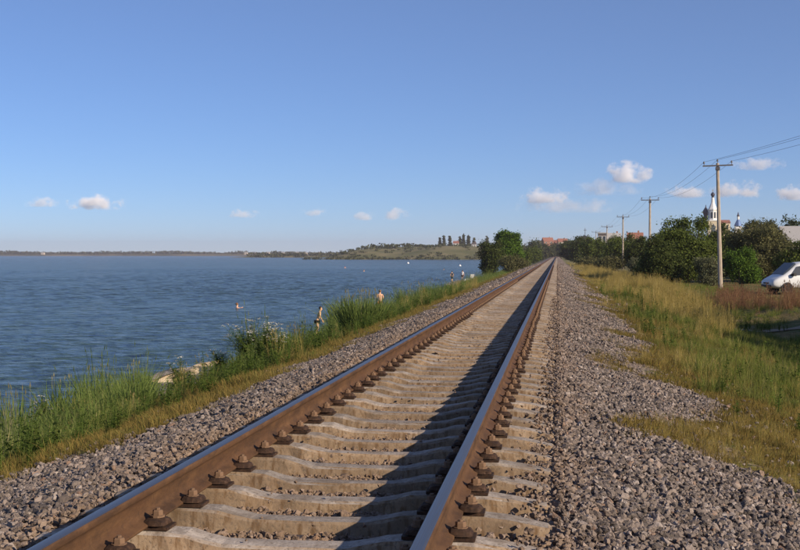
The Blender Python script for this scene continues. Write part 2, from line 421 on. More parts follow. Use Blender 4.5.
# fastenings: plate under the rail, a clip with its bolt on either side of the rail foot
def plate_mesh():
    b = MB(); b.box(-.185, .185, -.07, .07, -.2005, -.184)
    for sx in (-1, 1): b.box(*sorted((sx * .080, sx * .150)), -.055, .055, -.184, -.160)
    return mesh('base_plate', [(x, y, z - TZ) for x, y, z in b.v], b.f, M['clip'])
def clip_mesh():                          # sits to +x of the rail's centre line
    xs = [.048, .062, .092, .125, .158, .172]; zs = [-.162, -.152, -.146, -.146, -.154, -.168]; w = [.058, .070, .076, .076, .070, .054]
    V = []; Fq = []
    for x, z, ww in zip(xs, zs, w):
        V += [(x, -ww, max(z - .030, -.176)), (x, -ww * .82, z - .004), (x, 0, z + .006), (x, ww * .82, z - .004), (x, ww, max(z - .030, -.176))]
    for i in range(len(xs) - 1):
        for k in range(4): Fq.append((i * 5 + k, (i + 1) * 5 + k, (i + 1) * 5 + k + 1, i * 5 + k + 1))
        Fq.append((i * 5 + 4, (i + 1) * 5 + 4, (i + 1) * 5, i * 5))
    Fq.append((0, 1, 2, 3, 4)); Fq.append(tuple(25 + k for k in range(5))[::-1])
    return mesh('rail_clip', [(x, y, z - TZ) for x, y, z in V], Fq, M['clip'])
def bolt_mesh():
    b = MB(); b.lathe([(.038, -.148), (.038, -.138)], (.108, 0, 0), 10); b.lathe([(.028, -.138), (.028, -.116), (.024, -.111)], (.108, 0, 0), 6); b.lathe([(.013, -.111), (.012, -.100)], (.108, 0, 0), 8)
    return mesh('clip_bolt', [(x, y, z - TZ) for x, y, z in b.v], b.f, M['bolt'])
pm, cm, bm_ = plate_mesh(), clip_mesh(), bolt_mesh()
NFAST = 44
for i in range(NSL):
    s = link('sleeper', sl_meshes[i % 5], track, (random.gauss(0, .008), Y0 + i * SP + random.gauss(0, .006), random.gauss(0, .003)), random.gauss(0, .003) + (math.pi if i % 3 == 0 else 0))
    if i < NFAST:
        for sx in (-1, 1):
            link('base_plate', pm, s, (sx * RX, 0, 0))
            for side in (0, 1):
                rz = math.pi * side + random.gauss(0, .06)
                link('rail_clip', cm, s, (sx * RX, random.gauss(0, .006), 0), rz); link('clip_bolt', bm_, s, (sx * RX, 0, random.gauss(0, .003)), math.pi * side)
def many(name, me, places, parent):
    nv = len(me.vertices); co = np.zeros(nv * 3, np.float32); me.vertices.foreach_get('co', co); co = co.reshape(-1, 3)
    V = []; Fq = []
    polys = [tuple(p.vertices) for p in me.polygons]
    for k, (x, y, flip) in enumerate(places):
        c = co.copy()
        if flip: c[:, :2] *= -1
        V.append(c + np.array([x, y, 0])); Fq += [tuple(v + k * nv for v in p) for p in polys]
    o = link(name, mesh(name, np.concatenate(V), Fq, me.materials[0]), parent); o['kind'] = 'stuff'; return o
many('distant_sleepers', sl_meshes[0], [(0, Y0 + i * SP, i % 3 == 0) for i in range(NSL, 760)], track)
far_f = [(sx * RX, Y0 + i * SP, fl) for i in range(NFAST, 260) for sx in (-1, 1) for fl in (0, 1)]
many('distant_clips', cm, far_f, track); many('distant_bolts', bm_, [p for p in far_f if p[1] < 60], track)

# ------------------------------------------------------------------ scattered stones, grass and weeds (instances on points)
def proto_collection(name, meshes):
    c = bpy.data.collections.new(name)
    for i, me in enumerate(meshes):
        o = bpy.data.objects.new('%s_%02d' % (name, i), me); c.objects.link(o)
    return c
def scatter(name, pts, rots, scls, idxs, coll, label, cat=None, parent=None):
    pts = np.asarray(pts, np.float32); n = len(pts)
    me = bpy.data.meshes.new(name); me.vertices.add(n); me.vertices.foreach_set('co', pts.ravel())
    for an, typ, arr, key in (('rot', 'FLOAT_VECTOR', rots, 'vector'), ('scl', 'FLOAT_VECTOR', scls, 'vector'), ('pick', 'INT', idxs, 'value')):
        a = me.attributes.new(an, typ, 'POINT'); a.data.foreach_set(key, np.asarray(arr, np.int32 if typ == 'INT' else np.float32).ravel())
    o = link(name, me)
    ng = bpy.data.node_groups.new(name, 'GeometryNodeTree')
    ng.interface.new_socket('Geometry', in_out='INPUT', socket_type='NodeSocketGeometry'); ng.interface.new_socket('Geometry', in_out='OUTPUT', socket_type='NodeSocketGeometry')
    N, L = ng.nodes, ng.links
    gi = N.new('NodeGroupInput'); go = N.new('NodeGroupOutput'); mp = N.new('GeometryNodeMeshToPoints')
    ci = N.new('GeometryNodeCollectionInfo'); ci.inputs['Collection'].default_value = coll; ci.inputs['Separate Children'].default_value = True; ci.inputs['Reset Children'].default_value = True
    ip = N.new('GeometryNodeInstanceOnPoints'); ip.inputs['Pick Instance'].default_value = True
    def attr(nm, ty):
        a = N.new('GeometryNodeInputNamedAttribute'); a.data_type = ty; a.inputs['Name'].default_value = nm; return a.outputs['Attribute']
    e2r = N.new('FunctionNodeEulerToRotation')
    L.new(gi.outputs[0], mp.inputs['Mesh']); L.new(mp.outputs[0], ip.inputs['Points']); L.new(ci.outputs[0], ip.inputs['Instance'])
    L.new(attr('pick', 'INT'), ip.inputs['Instance Index']); L.new(attr('rot', 'FLOAT_VECTOR'), e2r.inputs[0]); L.new(e2r.outputs[0], ip.inputs['Rotation'])
    L.new(attr('scl', 'FLOAT_VECTOR'), ip.inputs['Scale']); L.new(ip.outputs[0], go.inputs[0])
    md = o.modifiers.new('scatter', 'NODES'); md.node_group = ng
    tag(o, label, cat, kind='stuff'); return o
def stone_proto(seed):
    rr = random.Random(seed); b = bmesh.new()
    for _ in range(13):
        d = Vector((rr.gauss(0, 1), rr.gauss(0, 1), rr.gauss(0, 1))).normalized()
        b.verts.new((d.x * rr.uniform(.38, .55), d.y * rr.uniform(.30, .46), d.z * rr.uniform(.22, .40)))
    bmesh.ops.convex_hull(b, input=b.verts)
    for v in [v for v in b.verts if not v.link_faces]: b.verts.remove(v)
    me = bpy.data.meshes.new('stone'); b.to_mesh(me); b.free(); me.materials.append(M['stone']); return me
stones = proto_collection('ballast_stone', [stone_proto(s) for s in range(14)])
def scatter_ballast():
    P = []; S = []
    def strip(x0, x1, y0, y1, dens, s0, s1, keep=None, lift=.012):
        n = int((x1 - x0) * (y1 - y0) * dens * 1.2); x = rng.uniform(x0, x1, n); y = rng.uniform(y0, y1, n); s = rng.uniform(s0, s1, n) * .88 * rng.lognormal(0, .26, n)
        if keep is not None:
            k = keep(x, y); x, y, s = x[k], y[k], s[k]
        P.append(np.stack([x, y, H(x, y) + lift + rng.uniform(-.012, .022, len(x))], 1)); S.append(s)
    def bed(x, y):                       # stones thin out towards the turf
        e = 2.75 + (vnoise(x * .7 + 3, y * .55) - .5) * np.where(x > 0, 2.1, 1.3) + (vnoise(x * 3, y * 3) - .5) * .5 + np.where(x > 0, .35 * sstep(9.5, 6, y) - .85 * np.exp(-((y - 10.9) / 1.1) ** 2) + .25 * np.exp(-((y - 12.8) / .8) ** 2) - .45 * np.exp(-((y - 18.5) / 2.5) ** 2), .45 * sstep(22, 8, y))
        return rng.random(len(x)) < 1 - sstep(e - .12, e + .22, np.abs(x)) * .97
    for sx in (-1, 1):
        a, b = (1.37, 4.2) if sx > 0 else (-4.2, -1.37)
        strip(a, b, 3.4, 10, 1150, .042, .068, bed); strip(a, b, 10, 20, 800, .045, .072, bed)
        strip(a, b, 20, 42, 360, .055, .085, bed); strip(a, b, 42, 95, 130, .08, .13, bed); strip(a, b, 95, 190, 38, .14, .20, bed)
    def crib(x, y):
        k = (y - Y0 + SP / 2) % SP - SP / 2
        return np.abs(k) > .135
    strip(-1.33, 1.33, 3.3, 14, 1000, .032, .055, crib, .008); strip(-1.33, 1.33, 14, 34, 420, .04, .065, crib, .012); strip(-1.33, 1.33, 34, 80, 110, .05, .09, crib, .012)
    # sleeper ends half buried, odd stones on the sleepers
    strip(1.16, 1.44, 3.4, 14, 190, .03, .055, None, .052); strip(1.16, 1.44, 14, 40, 110, .04, .065, None, .055); strip(-1.44, -1.16, 3.4, 14, 120, .03, .055, None, .052); strip(.95, 1.25, 3.4, 20, 25, .028, .045, None, .082); strip(-.6, .6, 3.4, 24, 6, .022, .038, None, .078)
    P = np.concatenate(P); S = np.concatenate(S); n = len(P)
    rot = rng.uniform(0, 6.283, (n, 3)); rot[:, :2] = rng.normal(0, .5, (n, 2))
    scatter('ballast_stones', P, rot, np.stack([S] * 3, 1), rng.integers(0, 14, n), stones, 'grey crushed stone ballast around the sleepers and on the shoulders', 'gravel')
    return n
print('stones', scatter_ballast())

def blades(rr, n, rad, hmin, hmax, w, lean, seg=3, V=None, Fq=None, curl=.5):
    V = [] if V is None else V; Fq = [] if Fq is None else Fq
    for _ in range(n):
        a = rr.uniform(0, 6.283); r = rad * math.sqrt(rr.random()); h = rr.uniform(hmin, hmax)
        bx, by = r * math.cos(a), r * math.sin(a); la = a + rr.gauss(0, .9); ln = abs(rr.gauss(0, lean)); fa = rr.uniform(0, 6.283)
        b0 = len(V)
        for k in range(seg):
            t = k / seg; o = h * ln * (t + curl * t * t); ww = w * (1 - .6 * t) * .5
            cx, cy, cz = bx + math.cos(la) * o, by + math.sin(la) * o, h * t * (1 - .25 * ln * t) - (.03 if k == 0 else 0)
            V.append((cx - math.cos(fa) * ww, cy - math.sin(fa) * ww, cz)); V.append((cx + math.cos(fa) * ww, cy + math.sin(fa) * ww, cz))
        o = h * ln * (1 + curl); V.append((bx + math.cos(la) * o, by + math.sin(la) * o, h * (1 - .25 * ln)))
        for k in range(seg - 1): Fq.append((b0 + 2 * k, b0 + 2 * k + 1, b0 + 2 * k + 3, b0 + 2 * k + 2))
        Fq.append((b0 + 2 * seg - 2, b0 + 2 * seg - 1, b0 + 2 * seg))
    return V, Fq
def plumes(rr, n, rad, h0, h1, w, L, V, Fq, lean=.25):
    """seed heads: thin stem and a narrow spindle on top"""
    for _ in range(n):
        a = rr.uniform(0, 6.283); r = rad * math.sqrt(rr.random()); h = rr.uniform(h0, h1); ln = rr.gauss(0, lean); la = rr.uniform(0, 6.283)
        p0 = Vector((r * math.cos(a), r * math.sin(a), 0)); p1 = p0 + Vector((math.cos(la) * h * ln * .6, math.sin(la) * h * ln * .6, h)); d = Vector((math.cos(la) * ln, math.sin(la) * ln, 1)).normalized()
        s = Vector((math.sin(la), -math.cos(la), 0)); b = len(V); q = p1 + d * L
        V += [p0 - s * .003, p0 + s * .003, p1 + s * .0025, p1 - s * .0025]; Fq.append((b, b + 1, b + 2, b + 3))
        for ax in (s, d.cross(s)):
            b = len(V); V += [p1, p1 + d * L * .4 + ax * w, q, p1 + d * L * .4 - ax * w]; Fq.append((b, b + 1, b + 2, b + 3))
    return V, Fq
LM = M
M['g_green'] = leafmat('green_grass', [(0, (.085, .120, .024)), (.35, (.140, .180, .040)), (.6, (.205, .225, .058)), (.82, (.31, .275, .10)), (1, (.45, .37, .18))])
M['g_lush'] = leafmat('lush_bank_grass', [(0, (.075, .120, .032)), (.4, (.130, .185, .050)), (.72, (.195, .240, .070)), (.9, (.30, .285, .115)), (1, (.42, .36, .18))])
M['g_dry'] = leafmat('dry_golden_grass', [(0, (.17, .16, .042)), (.3, (.32, .26, .08)), (.65, (.47, .365, .13)), (1, (.62, .50, .25))])
M['g_short'] = leafmat('short_parched_turf', [(0, (.105, .085, .028)), (.35, (.20, .150, .046)), (.62, (.29, .205, .066)), (.85, (.18, .185, .048)), (1, (.42, .32, .14))])
M['g_red'] = leafmat('reddish_brown_weeds', [(0, (.15, .085, .045)), (.4, (.27, .145, .085)), (.7, (.36, .22, .125)), (.88, (.17, .18, .055)), (1, (.42, .33, .17))])
M['g_pale'] = leafmat('pale_feathery_grass', [(0, (.16, .17, .09)), (.5, (.26, .25, .14)), (1, (.38, .34, .20))])
M['reed'] = leafmat('reed_leaves', [(0, (.070, .125, .028)), (.45, (.130, .195, .045)), (.8, (.195, .245, .065)), (1, (.34, .32, .13))])
M['umbel'] = leafmat('white_umbel_flowers', [(0, (.50, .48, .40)), (.6, (.68, .66, .58)), (1, (.80, .78, .72))], .25)
M['forb'] = leafmat('broad_weed_leaves', [(0, (.060, .100, .022)), (.5, (.110, .160, .036)), (1, (.17, .195, .055))])
def tuft(seed, mat, n, rad, h0, h1, w, lean, pl=None):
    rr = random.Random(seed); V, Fq = blades(rr, n, rad, h0, h1, w, lean)
    if pl: plumes(rr, *pl, V, Fq)
    return mesh('tuft', V, Fq, M[mat])
def forb(seed, mat, h=.5, n=90):
    rr = random.Random(seed); V = []; Fq = []
    for k in range(7):
        a0 = rr.uniform(0, 6.283); ln = rr.uniform(.05, .3); hh = h * rr.uniform(.6, 1); top = Vector((math.cos(a0) * ln * hh, math.sin(a0) * ln * hh, hh)); s0 = Vector((math.sin(a0), -math.cos(a0), 0)) * .004
        b = len(V); V += [-s0, s0, top + s0 * .4, top - s0 * .4]; Fq.append((b, b + 1, b + 2, b + 3))
        for _ in range(n // 7):
            q = top * rr.uniform(.15, 1); a = rr.uniform(0, 6.283); L = rr.uniform(.025, .06); w = L * .28
            d = Vector((math.cos(a), math.sin(a), rr.uniform(-.3, .8))).normalized(); s_ = d.cross(Vector((0, 0, 1))).normalized()
            b = len(V); V += [q, q + d * L * .5 + s_ * w, q + d * L, q + d * L * .5 - s_ * w]; Fq.append((b, b + 1, b + 2, b + 3))
    return mesh('weed', V, Fq, M[mat])
protos = {
    'short': [tuft(s, 'g_short', 60, .17, .03, .12, .007, .55) for s in range(5)],
    'green': [tuft(20 + s, 'g_green', 48, .16, .14, .40, .009, .38) for s in range(5)],
    'lush': [tuft(40 + s, 'g_lush', 50, .17, .22, .62, .015, .40) for s in range(5)],
    'tall': [tuft(60 + s, 'g_lush', 40, .16, .45, 1.05, .013, .28, (6, .14, .7, 1.10, .007, .13)) for s in range(4)],
    'dry': [tuft(80 + s, 'g_dry', 46, .18, .35, .85, .009, .28, (18, .18, .5, .95, .008, .13)) for s in range(5)],
    'red': [tuft(100 + s, 'g_red', 30, .16, .25, .7, .010, .3, (16, .16, .35, .85, .012, .14)) for s in range(4)],
    'pale': [tuft(120 + s, 'g_pale', 14, .12, .3, .7, .006, .3, (12, .14, .6, 1.05, .006, .13)) for s in range(3)],
    'forb': [forb(140 + s, 'forb', .3 + .1 * s) for s in range(4)],
}
coll = {k: proto_collection('tuft_' + k, v) for k, v in protos.items()}
def vis(x, y, m=1.5):                        # keep to what the view takes in, with a margin for a step aside
    a = np.arctan2(x - CAM.x, y) ; lim_r = R(12.6); lim_l = R(-28.6)
    return (a > lim_l - m / np.maximum(y, 3)) & (a < lim_r + m / np.maximum(y, 3))
def open_gap(x, y):                           # shorter, trodden turf in front of the slabs, the umbel plants and the bather
    r = (x - CAM.x) / np.maximum(y, 1); return 1 - sstep(-.385, -.365, r) * sstep(-.196, -.204, r) * sstep(-3.6, -4.6, x) * (.80 + .2 * (r < -.29))
def field(name, kind, regions, label, sc=(.75, 1.25), mask=None, cat='grass', hv=None):
    P = []
    for (x0, x1, y0, y1, dens) in regions:
        n = int((x1 - x0) * (y1 - y0) * dens); x = rng.uniform(x0, x1, n); y = rng.uniform(y0, y1, n)
        k = vis(x, y)
        if mask is not None: k &= rng.random(n) < mask(x, y)
        x, y = x[k], y[k]; P.append(np.stack([x, y, H(x, y) - .015], 1))
    P = np.concatenate(P); n = len(P)
    rot = np.zeros((n, 3)); rot[:, 2] = rng.uniform(0, 6.283, n); rot[:, :2] = rng.normal(0, .08, (n, 2))
    s = rng.uniform(*sc, n) * (.6 + .8 * vnoise(P[:, 0] * .9 + 17, P[:, 1] * .6 + 5))
    if hv is not None: s = s * hv(P[:, 0], P[:, 1])
    scl = np.stack([s * rng.uniform(.85, 1.2, n), s * rng.uniform(.85, 1.2, n), s * rng.uniform(.8, 1.2, n)], 1)
    scatter(name, P, rot, scl, rng.integers(0, len(protos[kind]), n), coll[kind], label, cat); print(name, n)
def redge(x, y): return 2.75 + (vnoise(x * .7 + 3, y * .55) - .5) * np.where(x > 0, 2.1, 1.3) + (vnoise(x * 3, y * 3) - .5) * .5 + np.where(x > 0, .35 * sstep(9.5, 6, y) - .85 * np.exp(-((y - 10.9) / 1.1) ** 2) + .25 * np.exp(-((y - 12.8) / .8) ** 2) - .45 * np.exp(-((y - 18.5) / 2.5) ** 2), .45 * sstep(22, 8, y))
def off_bed(x, y, soft=.25): return sstep(-soft, soft, np.abs(x) - redge(x, y))
# right verge
def rel(x, y): return (x - CAM.x) / np.maximum(y, 1)
field('parched_turf', 'short', [(1.9, 6.5, 4, 16, 60), (1.9, 6.5, 16, 40, 26), (1.9, 6, 40, 110, 8)], 'short parched golden turf along the right edge of the ballast',
      mask=lambda x, y: off_bed(x, y, .4) * (1 - .6 * sstep(4.6, 6.0, x + (vnoise(x, y) - .5))))
field('verge_grass', 'green', [(3.0, 9.5, 12, 20, 36), (3.0, 10, 20, 40, 26), (3.4, 13, 36, 90, 5)], 'knee-high green grass on the right verge', sc=(.5, .9),
      mask=lambda x, y: sstep(3.5, 4.7, x + (vnoise(x * .8 + 2, y * .8) - .5) * 1.6) * sstep(14, 17.5, y + (vnoise(x * 2, y) - .5) * 3) * (.35 + .65 * vnoise(x * 1.3, y * 1.3 + 7)) * (1 - (np.abs(y - (43.2 + .35 * (x - 8))) < 1.9) * (x > 7.6)))
field('golden_grass', 'dry', [(2.8, 6.5, 7, 16, 2), (3.6, 9, 27, 60, 12), (3.4, 9, 60, 130, 7), (3.2, 8, 130, 260, 1.5)], 'golden dry grass along the right verge', sc=(.4, .82), hv=lambda x, y: (.5 + .7 * vnoise(x * .5 + 2, y * .25 + 9)) * (.45 + .55 * sstep(3.9, 5.8, x)),
      mask=lambda x, y: sstep(3.0, 4.0, x + (vnoise(x * .6 + 8, y * .3) - .5) * 1.6) * (.35 + .65 * sstep(27, 34, y)) * sstep(.35, .65, vnoise(x * .45, y * .3 + 30) + .12) * (1 - sstep(.125, .155, rel(x, y)) * sstep(18, 24, y)))
field('turf_tufts', 'green', [(2.2, 6, 5, 16, 9), (2.4, 6, 16, 40, 5)], 'small green tufts in the parched turf of the right verge', sc=(.22, .5), mask=lambda x, y: off_bed(x, y, .4) * sstep(.4, .7, vnoise(x * 1.4 + 4, y * 1.2)))
field('turf_straw', 'dry', [(2.2, 6, 5, 16, 16), (2.4, 6, 16, 40, 6)], 'straw tufts in the parched turf of the right verge', sc=(.12, .32), mask=lambda x, y: off_bed(x, y, .3) * sstep(.4, .7, vnoise(x * 1.1 + 14, y * 1.0 + 3)))
field('russet_weeds', 'red', [(8.5, 22, 52, 68, 6)], 'reddish brown weeds in front of the parked van', sc=(.5, 1.0), mask=lambda x, y: sstep(.38, .62, vnoise(x * .3, y * .2 + 3) + .12) * (1 - sstep(64.5, 66.5, y) * sstep(13, 14.5, x)) * sstep(.12, .15, rel(x, y)))
# left bank
field('bank_turf', 'short', [(-9, -2.0, 4, 20, 50), (-10, -2.0, 20, 60, 22), (-7, -2, 60, 130, 6)], 'short dry turf along the left edge of the ballast',
      mask=lambda x, y: off_bed(x, y, .35) * (1 - .85 * sstep(-4.4, -5.4, x) * open_gap(x, y)))
field('bank_grass', 'green', [(-7, -2.8, 5, 24, 30), (-9, -2.8, 24, 60, 15), (-9.5, -2.8, 60, 140, 6)], 'green grass on the bank between the ballast and the shore',
      mask=lambda x, y: sstep(.15, .6, off_bed(x + .35, y, .3)) * (.15 + .85 * vnoise(x * 1.1, y * .9)) * (.5 + .5 * open_gap(x, y)), hv=lambda x, y: (.32 + .68 * sstep(-3.3, -6.0, x)) * (.6 + .4 * open_gap(x, y)))
field('lush_grass', 'lush', [(-10.6, -3.6, 5, 26, 30), (-10.6, -4.2, 26, 60, 11), (-10.4, -4.5, 60, 140, 5), (-10, -5, 140, 300, 1.5)], 'lush long grass on the slope down to the water',
      mask=lambda x, y: sstep(-4.4, -6.2, x + (vnoise(x, y * .5 + 12) - .5) * 2.0) * (.2 + .8 * vnoise(x * .7, y * .5)) * (1 - .9 * sstep(-9.3, -10.2, x)) * open_gap(x, y), hv=lambda x, y: .55 + .6 * sstep(-4.5, -7.0, x))
field('straw_grass', 'dry', [(-8.5, -3.4, 5, 26, .5), (-9, -3.4, 26, 90, .5)], 'scattered straw-coloured grass on the left bank', sc=(.35, .75), mask=lambda x, y: sstep(.35, .65, vnoise(x * .9 + 21, y * .7)))
field('tall_bank_grass', 'tall', [(-9.5, -5.2, 9, 26, 6), (-10, -6, 26, 140, 1.8)], 'waist-high seeding grass by the water on the left', mask=lambda x, y: sstep(.42, .62, vnoise(x * .5 + 1, y * .3 + 2)) * open_gap(x, y))
field('feathery_grass', 'pale', [(-9.5, -4.6, 8, 28, 1.0)], 'pale feathery grass heads near the left edge of the bank', mask=lambda x, y: sstep(.4, .7, vnoise(x * .6 + 5, y * .4)) * open_gap(x, y))
field('bank_weeds', 'forb', [(-9, -3.6, 6, 60, 6.5)], 'broad-leaved weeds among the grass of the left bank', cat='weeds')
field('verge_weeds', 'forb', [(3.4, 10, 8, 60, 1.6)], 'broad-leaved weeds among the grass of the right verge', cat='weeds')

# ------------------------------------------------------------------ finding where a pixel's ray meets the ground
def hit(px, py, ymin=6, ymax=900):
    d = ray(px, py); t = np.linspace(ymin, ymax, 9000)
    X = CAM.x + d.x * t / d.y; Z = CAM.z + d.z * t / d.y; g = H(X, t)
    k = np.argmax(Z <= g) if (Z <= g).any() else -1
    return Vector((X[k], t[k], g[k]))
def on(px, Y):                    # ground point under a pixel column at distance Y
    p = atY(px, 254, Y); return Vector((p.x, Y, hz(p.x, Y)))

# ------------------------------------------------------------------ trees and bushes
M['bark'] = plain('grey_brown_bark', (.14, .105, .075), .9, var=.35, scale=9)
def greens(name, base, spread=.55, gloss=0.0, transl=.36):
    b = np.array(base)
    return leafmat(name, [(0, tuple(b * (1 - spread * .8))), (.4, tuple(b)), (.75, tuple(b * (1 + spread * .5))), (1, tuple(b * (1 + spread) + np.array([.025, .01, 0])))], transl, False, gloss)
M['leaf_dark'] = greens('dark_green_leaves', (0.062, 0.082, 0.026)); M['leaf_mid'] = greens('mid_green_leaves', (0.09, 0.12, 0.03))
M['leaf_olive'] = greens('olive_grey_leaves', (0.12, 0.122, 0.056)); M['leaf_bright'] = greens('bright_green_leaves', (0.085, 0.15, 0.026))
M['leaf_far'] = greens('far_wood_leaves', (0.075, 0.085, 0.04)); M['leaf_silver'] = greens('silver_green_leaves', (0.135, 0.145, 0.08))
def leaf_cloud(rr, lobes, nclump, per, leaf, clump_r):
    """diamond leaves in clumps spread through the outer half of each lobe"""
    L = np.array(lobes, float); area = L[:, 3] * L[:, 5] + L[:, 4] * L[:, 5] + L[:, 3] * L[:, 4]
    k = rr.choice(len(L), nclump, p=area / area.sum()); d = rr.normal(size=(nclump, 3)); d /= np.linalg.norm(d, axis=1)[:, None]
    rad = rr.uniform(.3, 1.0, nclump) ** .5 * np.clip(rr.normal(1.0, .05, nclump), .8, 1.08)
    C = L[k, :3] + d * L[k, 3:6] * rad[:, None]
    P = np.repeat(C, per, 0) + rr.normal(0, clump_r, (nclump * per, 3)) * np.array([1, 1, .8]); D = np.repeat(d, per, 0)
    n = len(P); N = D * .7 + rr.normal(0, .75, (n, 3)) + np.array([0, 0, .25]); N /= np.linalg.norm(N, axis=1)[:, None]
    A = np.cross(N, rr.normal(size=(n, 3))); A /= np.linalg.norm(A, axis=1)[:, None] + 1e-9; B = np.cross(N, A)
    s = leaf * rr.uniform(.55, 1.3, n)[:, None]
    V = np.stack([P - A * s, P + B * s * .5 + N * s * .12, P + A * s, P - B * s * .5 + N * s * .12], 1).reshape(-1, 3)
    keep = V.reshape(-1, 4, 3)[:, :, 2].min(1) > 0.0
    V = V.reshape(-1, 4, 3)[keep].reshape(-1, 3); m = len(V) // 4
    return V, np.arange(m * 4).reshape(m, 4)
def bush(name, base, w, h, dep, mat, label, n=420, per=26, leaf=.13, seed=0, trunk=.0, group=None, cat='bush', nl=9, spire=0):
    rr = np.random.default_rng(seed); root = empty(name, base, 0, label, cat, group)
    lobes = []
    t0 = trunk * h; hh = h - t0
    lobes.append((0, 0, t0 + hh * .46, w * .34, dep * .36, hh * .44))
    for i in range(nl):
        a = rr.uniform(0, 6.283); q = rr.uniform(.35, 1.0); z = t0 + hh * rr.uniform(.15, .82); taper = 1.0 - .45 * max(0, (z - t0) / hh - .45)
        s = rr.uniform(.16, .28)
        lobes.append((math.cos(a) * w * .34 * q * taper, math.sin(a) * dep * .34 * q * taper, z, w * s * .85, dep * s * .85, min(hh * s, z + .2)))
    for i in range(4 + spire):                            # shoots that break the outline
        a = rr.uniform(0, 6.283); q = rr.uniform(0, .36)
        lobes.append((math.cos(a) * w * q, math.sin(a) * dep * q, t0 + hh * rr.uniform(.84, .97), w * .045, dep * .045, hh * .10))
    V, Fq = leaf_cloud(rr, lobes, int(n * 1.7), int(per * 1.3), leaf * .68, leaf * 1.15 + w * .008)
    link('crown', np_mesh('crown', V, Fq, M[mat]), root)
    b = MB()
    for i in range(6 if trunk < .1 else 1):
        c = lobes[(i * 2) % len(lobes)]; a = i * 1.05; r0 = .035 * h * (.5 if trunk < .1 else .8)
        foot = Vector((math.cos(a) * w * .05 * (trunk < .1), math.sin(a) * dep * .05 * (trunk < .1), -.15))
        top = Vector(c[:3]); mid = foot.lerp(top, .5) + Vector((rr.normal(0, .1), rr.normal(0, .1), .15))
        b.tube([foot, mid, top], [r0, r0 * .7, r0 * .3], 6)
        for c2 in lobes[1:1 + nl:2]:
            if trunk >= .1: b.tube([mid, mid.lerp(Vector(c2[:3]), .6) + Vector((0, 0, .1)), Vector(c2[:3])], [r0 * .5, r0 * .35, r0 * .12], 5)
    b.build('trunk' if trunk >= .1 else 'stems', M['bark'], root, True)
    return root
def pxbush(name, px, wpx, top, Y, mat, label, depf=.9, sink=.1, **kw):
    p = on(px, Y); s = Y / F; h = atY(px, top, Y).z - p.z
    p.z -= sink
    return bush(name, p, wpx * s, h, wpx * s * depf, mat, label, **kw)
ROW = 'bushes along the right of the line'
pxbush('leafy_bush', 684, 84, 219, 98, 'leaf_mid', 'large dark green bush just left of the tallest power pole', n=620, per=30, leaf=.15, seed=1, group=ROW, spire=3)
pxbush('leafy_bush', 664, 50, 238, 92, 'leaf_dark', 'lower dark bush at the left foot of the large bush', n=300, per=28, leaf=.14, seed=2, group=ROW)
pxbush('leafy_bush', 762, 78, 221, 101, 'leaf_olive', 'large greyish olive bush right of the tallest power pole', n=620, per=30, leaf=.14, seed=3, group=ROW, spire=2)
pxbush('leafy_bush', 742, 36, 247, 90, 'leaf_bright', 'small bright green bush in front of the olive bush by the tallest pole', n=220, per=26, leaf=.11, seed=4, group=ROW)
pxbush('leafy_bush', 712, 34, 256, 90, 'leaf_silver', 'low silvery scrub at the foot of the tallest power pole', n=160, per=24, leaf=.11, seed=5, group=ROW)
pxbush('leafy_bush', 802, 60, 240, 95, 'leaf_mid', 'green bush behind the white van at the right edge', n=300, per=28, leaf=.14, seed=6, group=ROW)
pxbush('leafy_bush', 722, 44, 223, 118, 'leaf_dark', 'dark bush filling the gap behind the tallest power pole', n=420, per=28, leaf=.16, seed=7, group=ROW)
pxbush('leafy_bush', 640, 40, 234, 165, 'leaf_dark', 'dark rounded bush behind the third power pole', n=330, per=26, leaf=.2, seed=8, group=ROW)
pxbush('leafy_bush', 617, 40, 238, 205, 'leaf_mid', 'green bush left of the third power pole', n=300, per=26, leaf=.22, seed=9, group=ROW)
pxbush('leafy_bush', 597, 36, 238, 260, 'leaf_mid', 'yellowish green bush in the middle of the receding row', n=280, per=24, leaf=.27, seed=10, group=ROW)
pxbush('leafy_bush', 580, 28, 237, 330, 'leaf_dark', 'dark bush near the far end of the receding row', n=260, per=24, leaf=.32, seed=11, group=ROW)
pxbush('leafy_bush', 570, 22, 243, 430, 'leaf_dark', 'farthest small bush of the row right of the rails', n=200, per=22, leaf=.4, seed=12, group=ROW)
pxbush('low_shrub', 640, 34, 258, 150, 'leaf_silver', 'low grey-green shrub beneath the third power pole', n=180, per=22, leaf=.16, seed=13, depf=.8)
pxbush('low_shrub', 612, 36, 256, 165, 'leaf_olive', 'low spreading shrub left of the third pole', n=200, per=22, leaf=.17, seed=14, depf=.8)
pxbush('low_shrub', 590, 26, 257, 200, 'leaf_olive', 'small low shrub at the start of the golden grass', n=150, per=20, leaf=.2, seed=15, depf=.8)
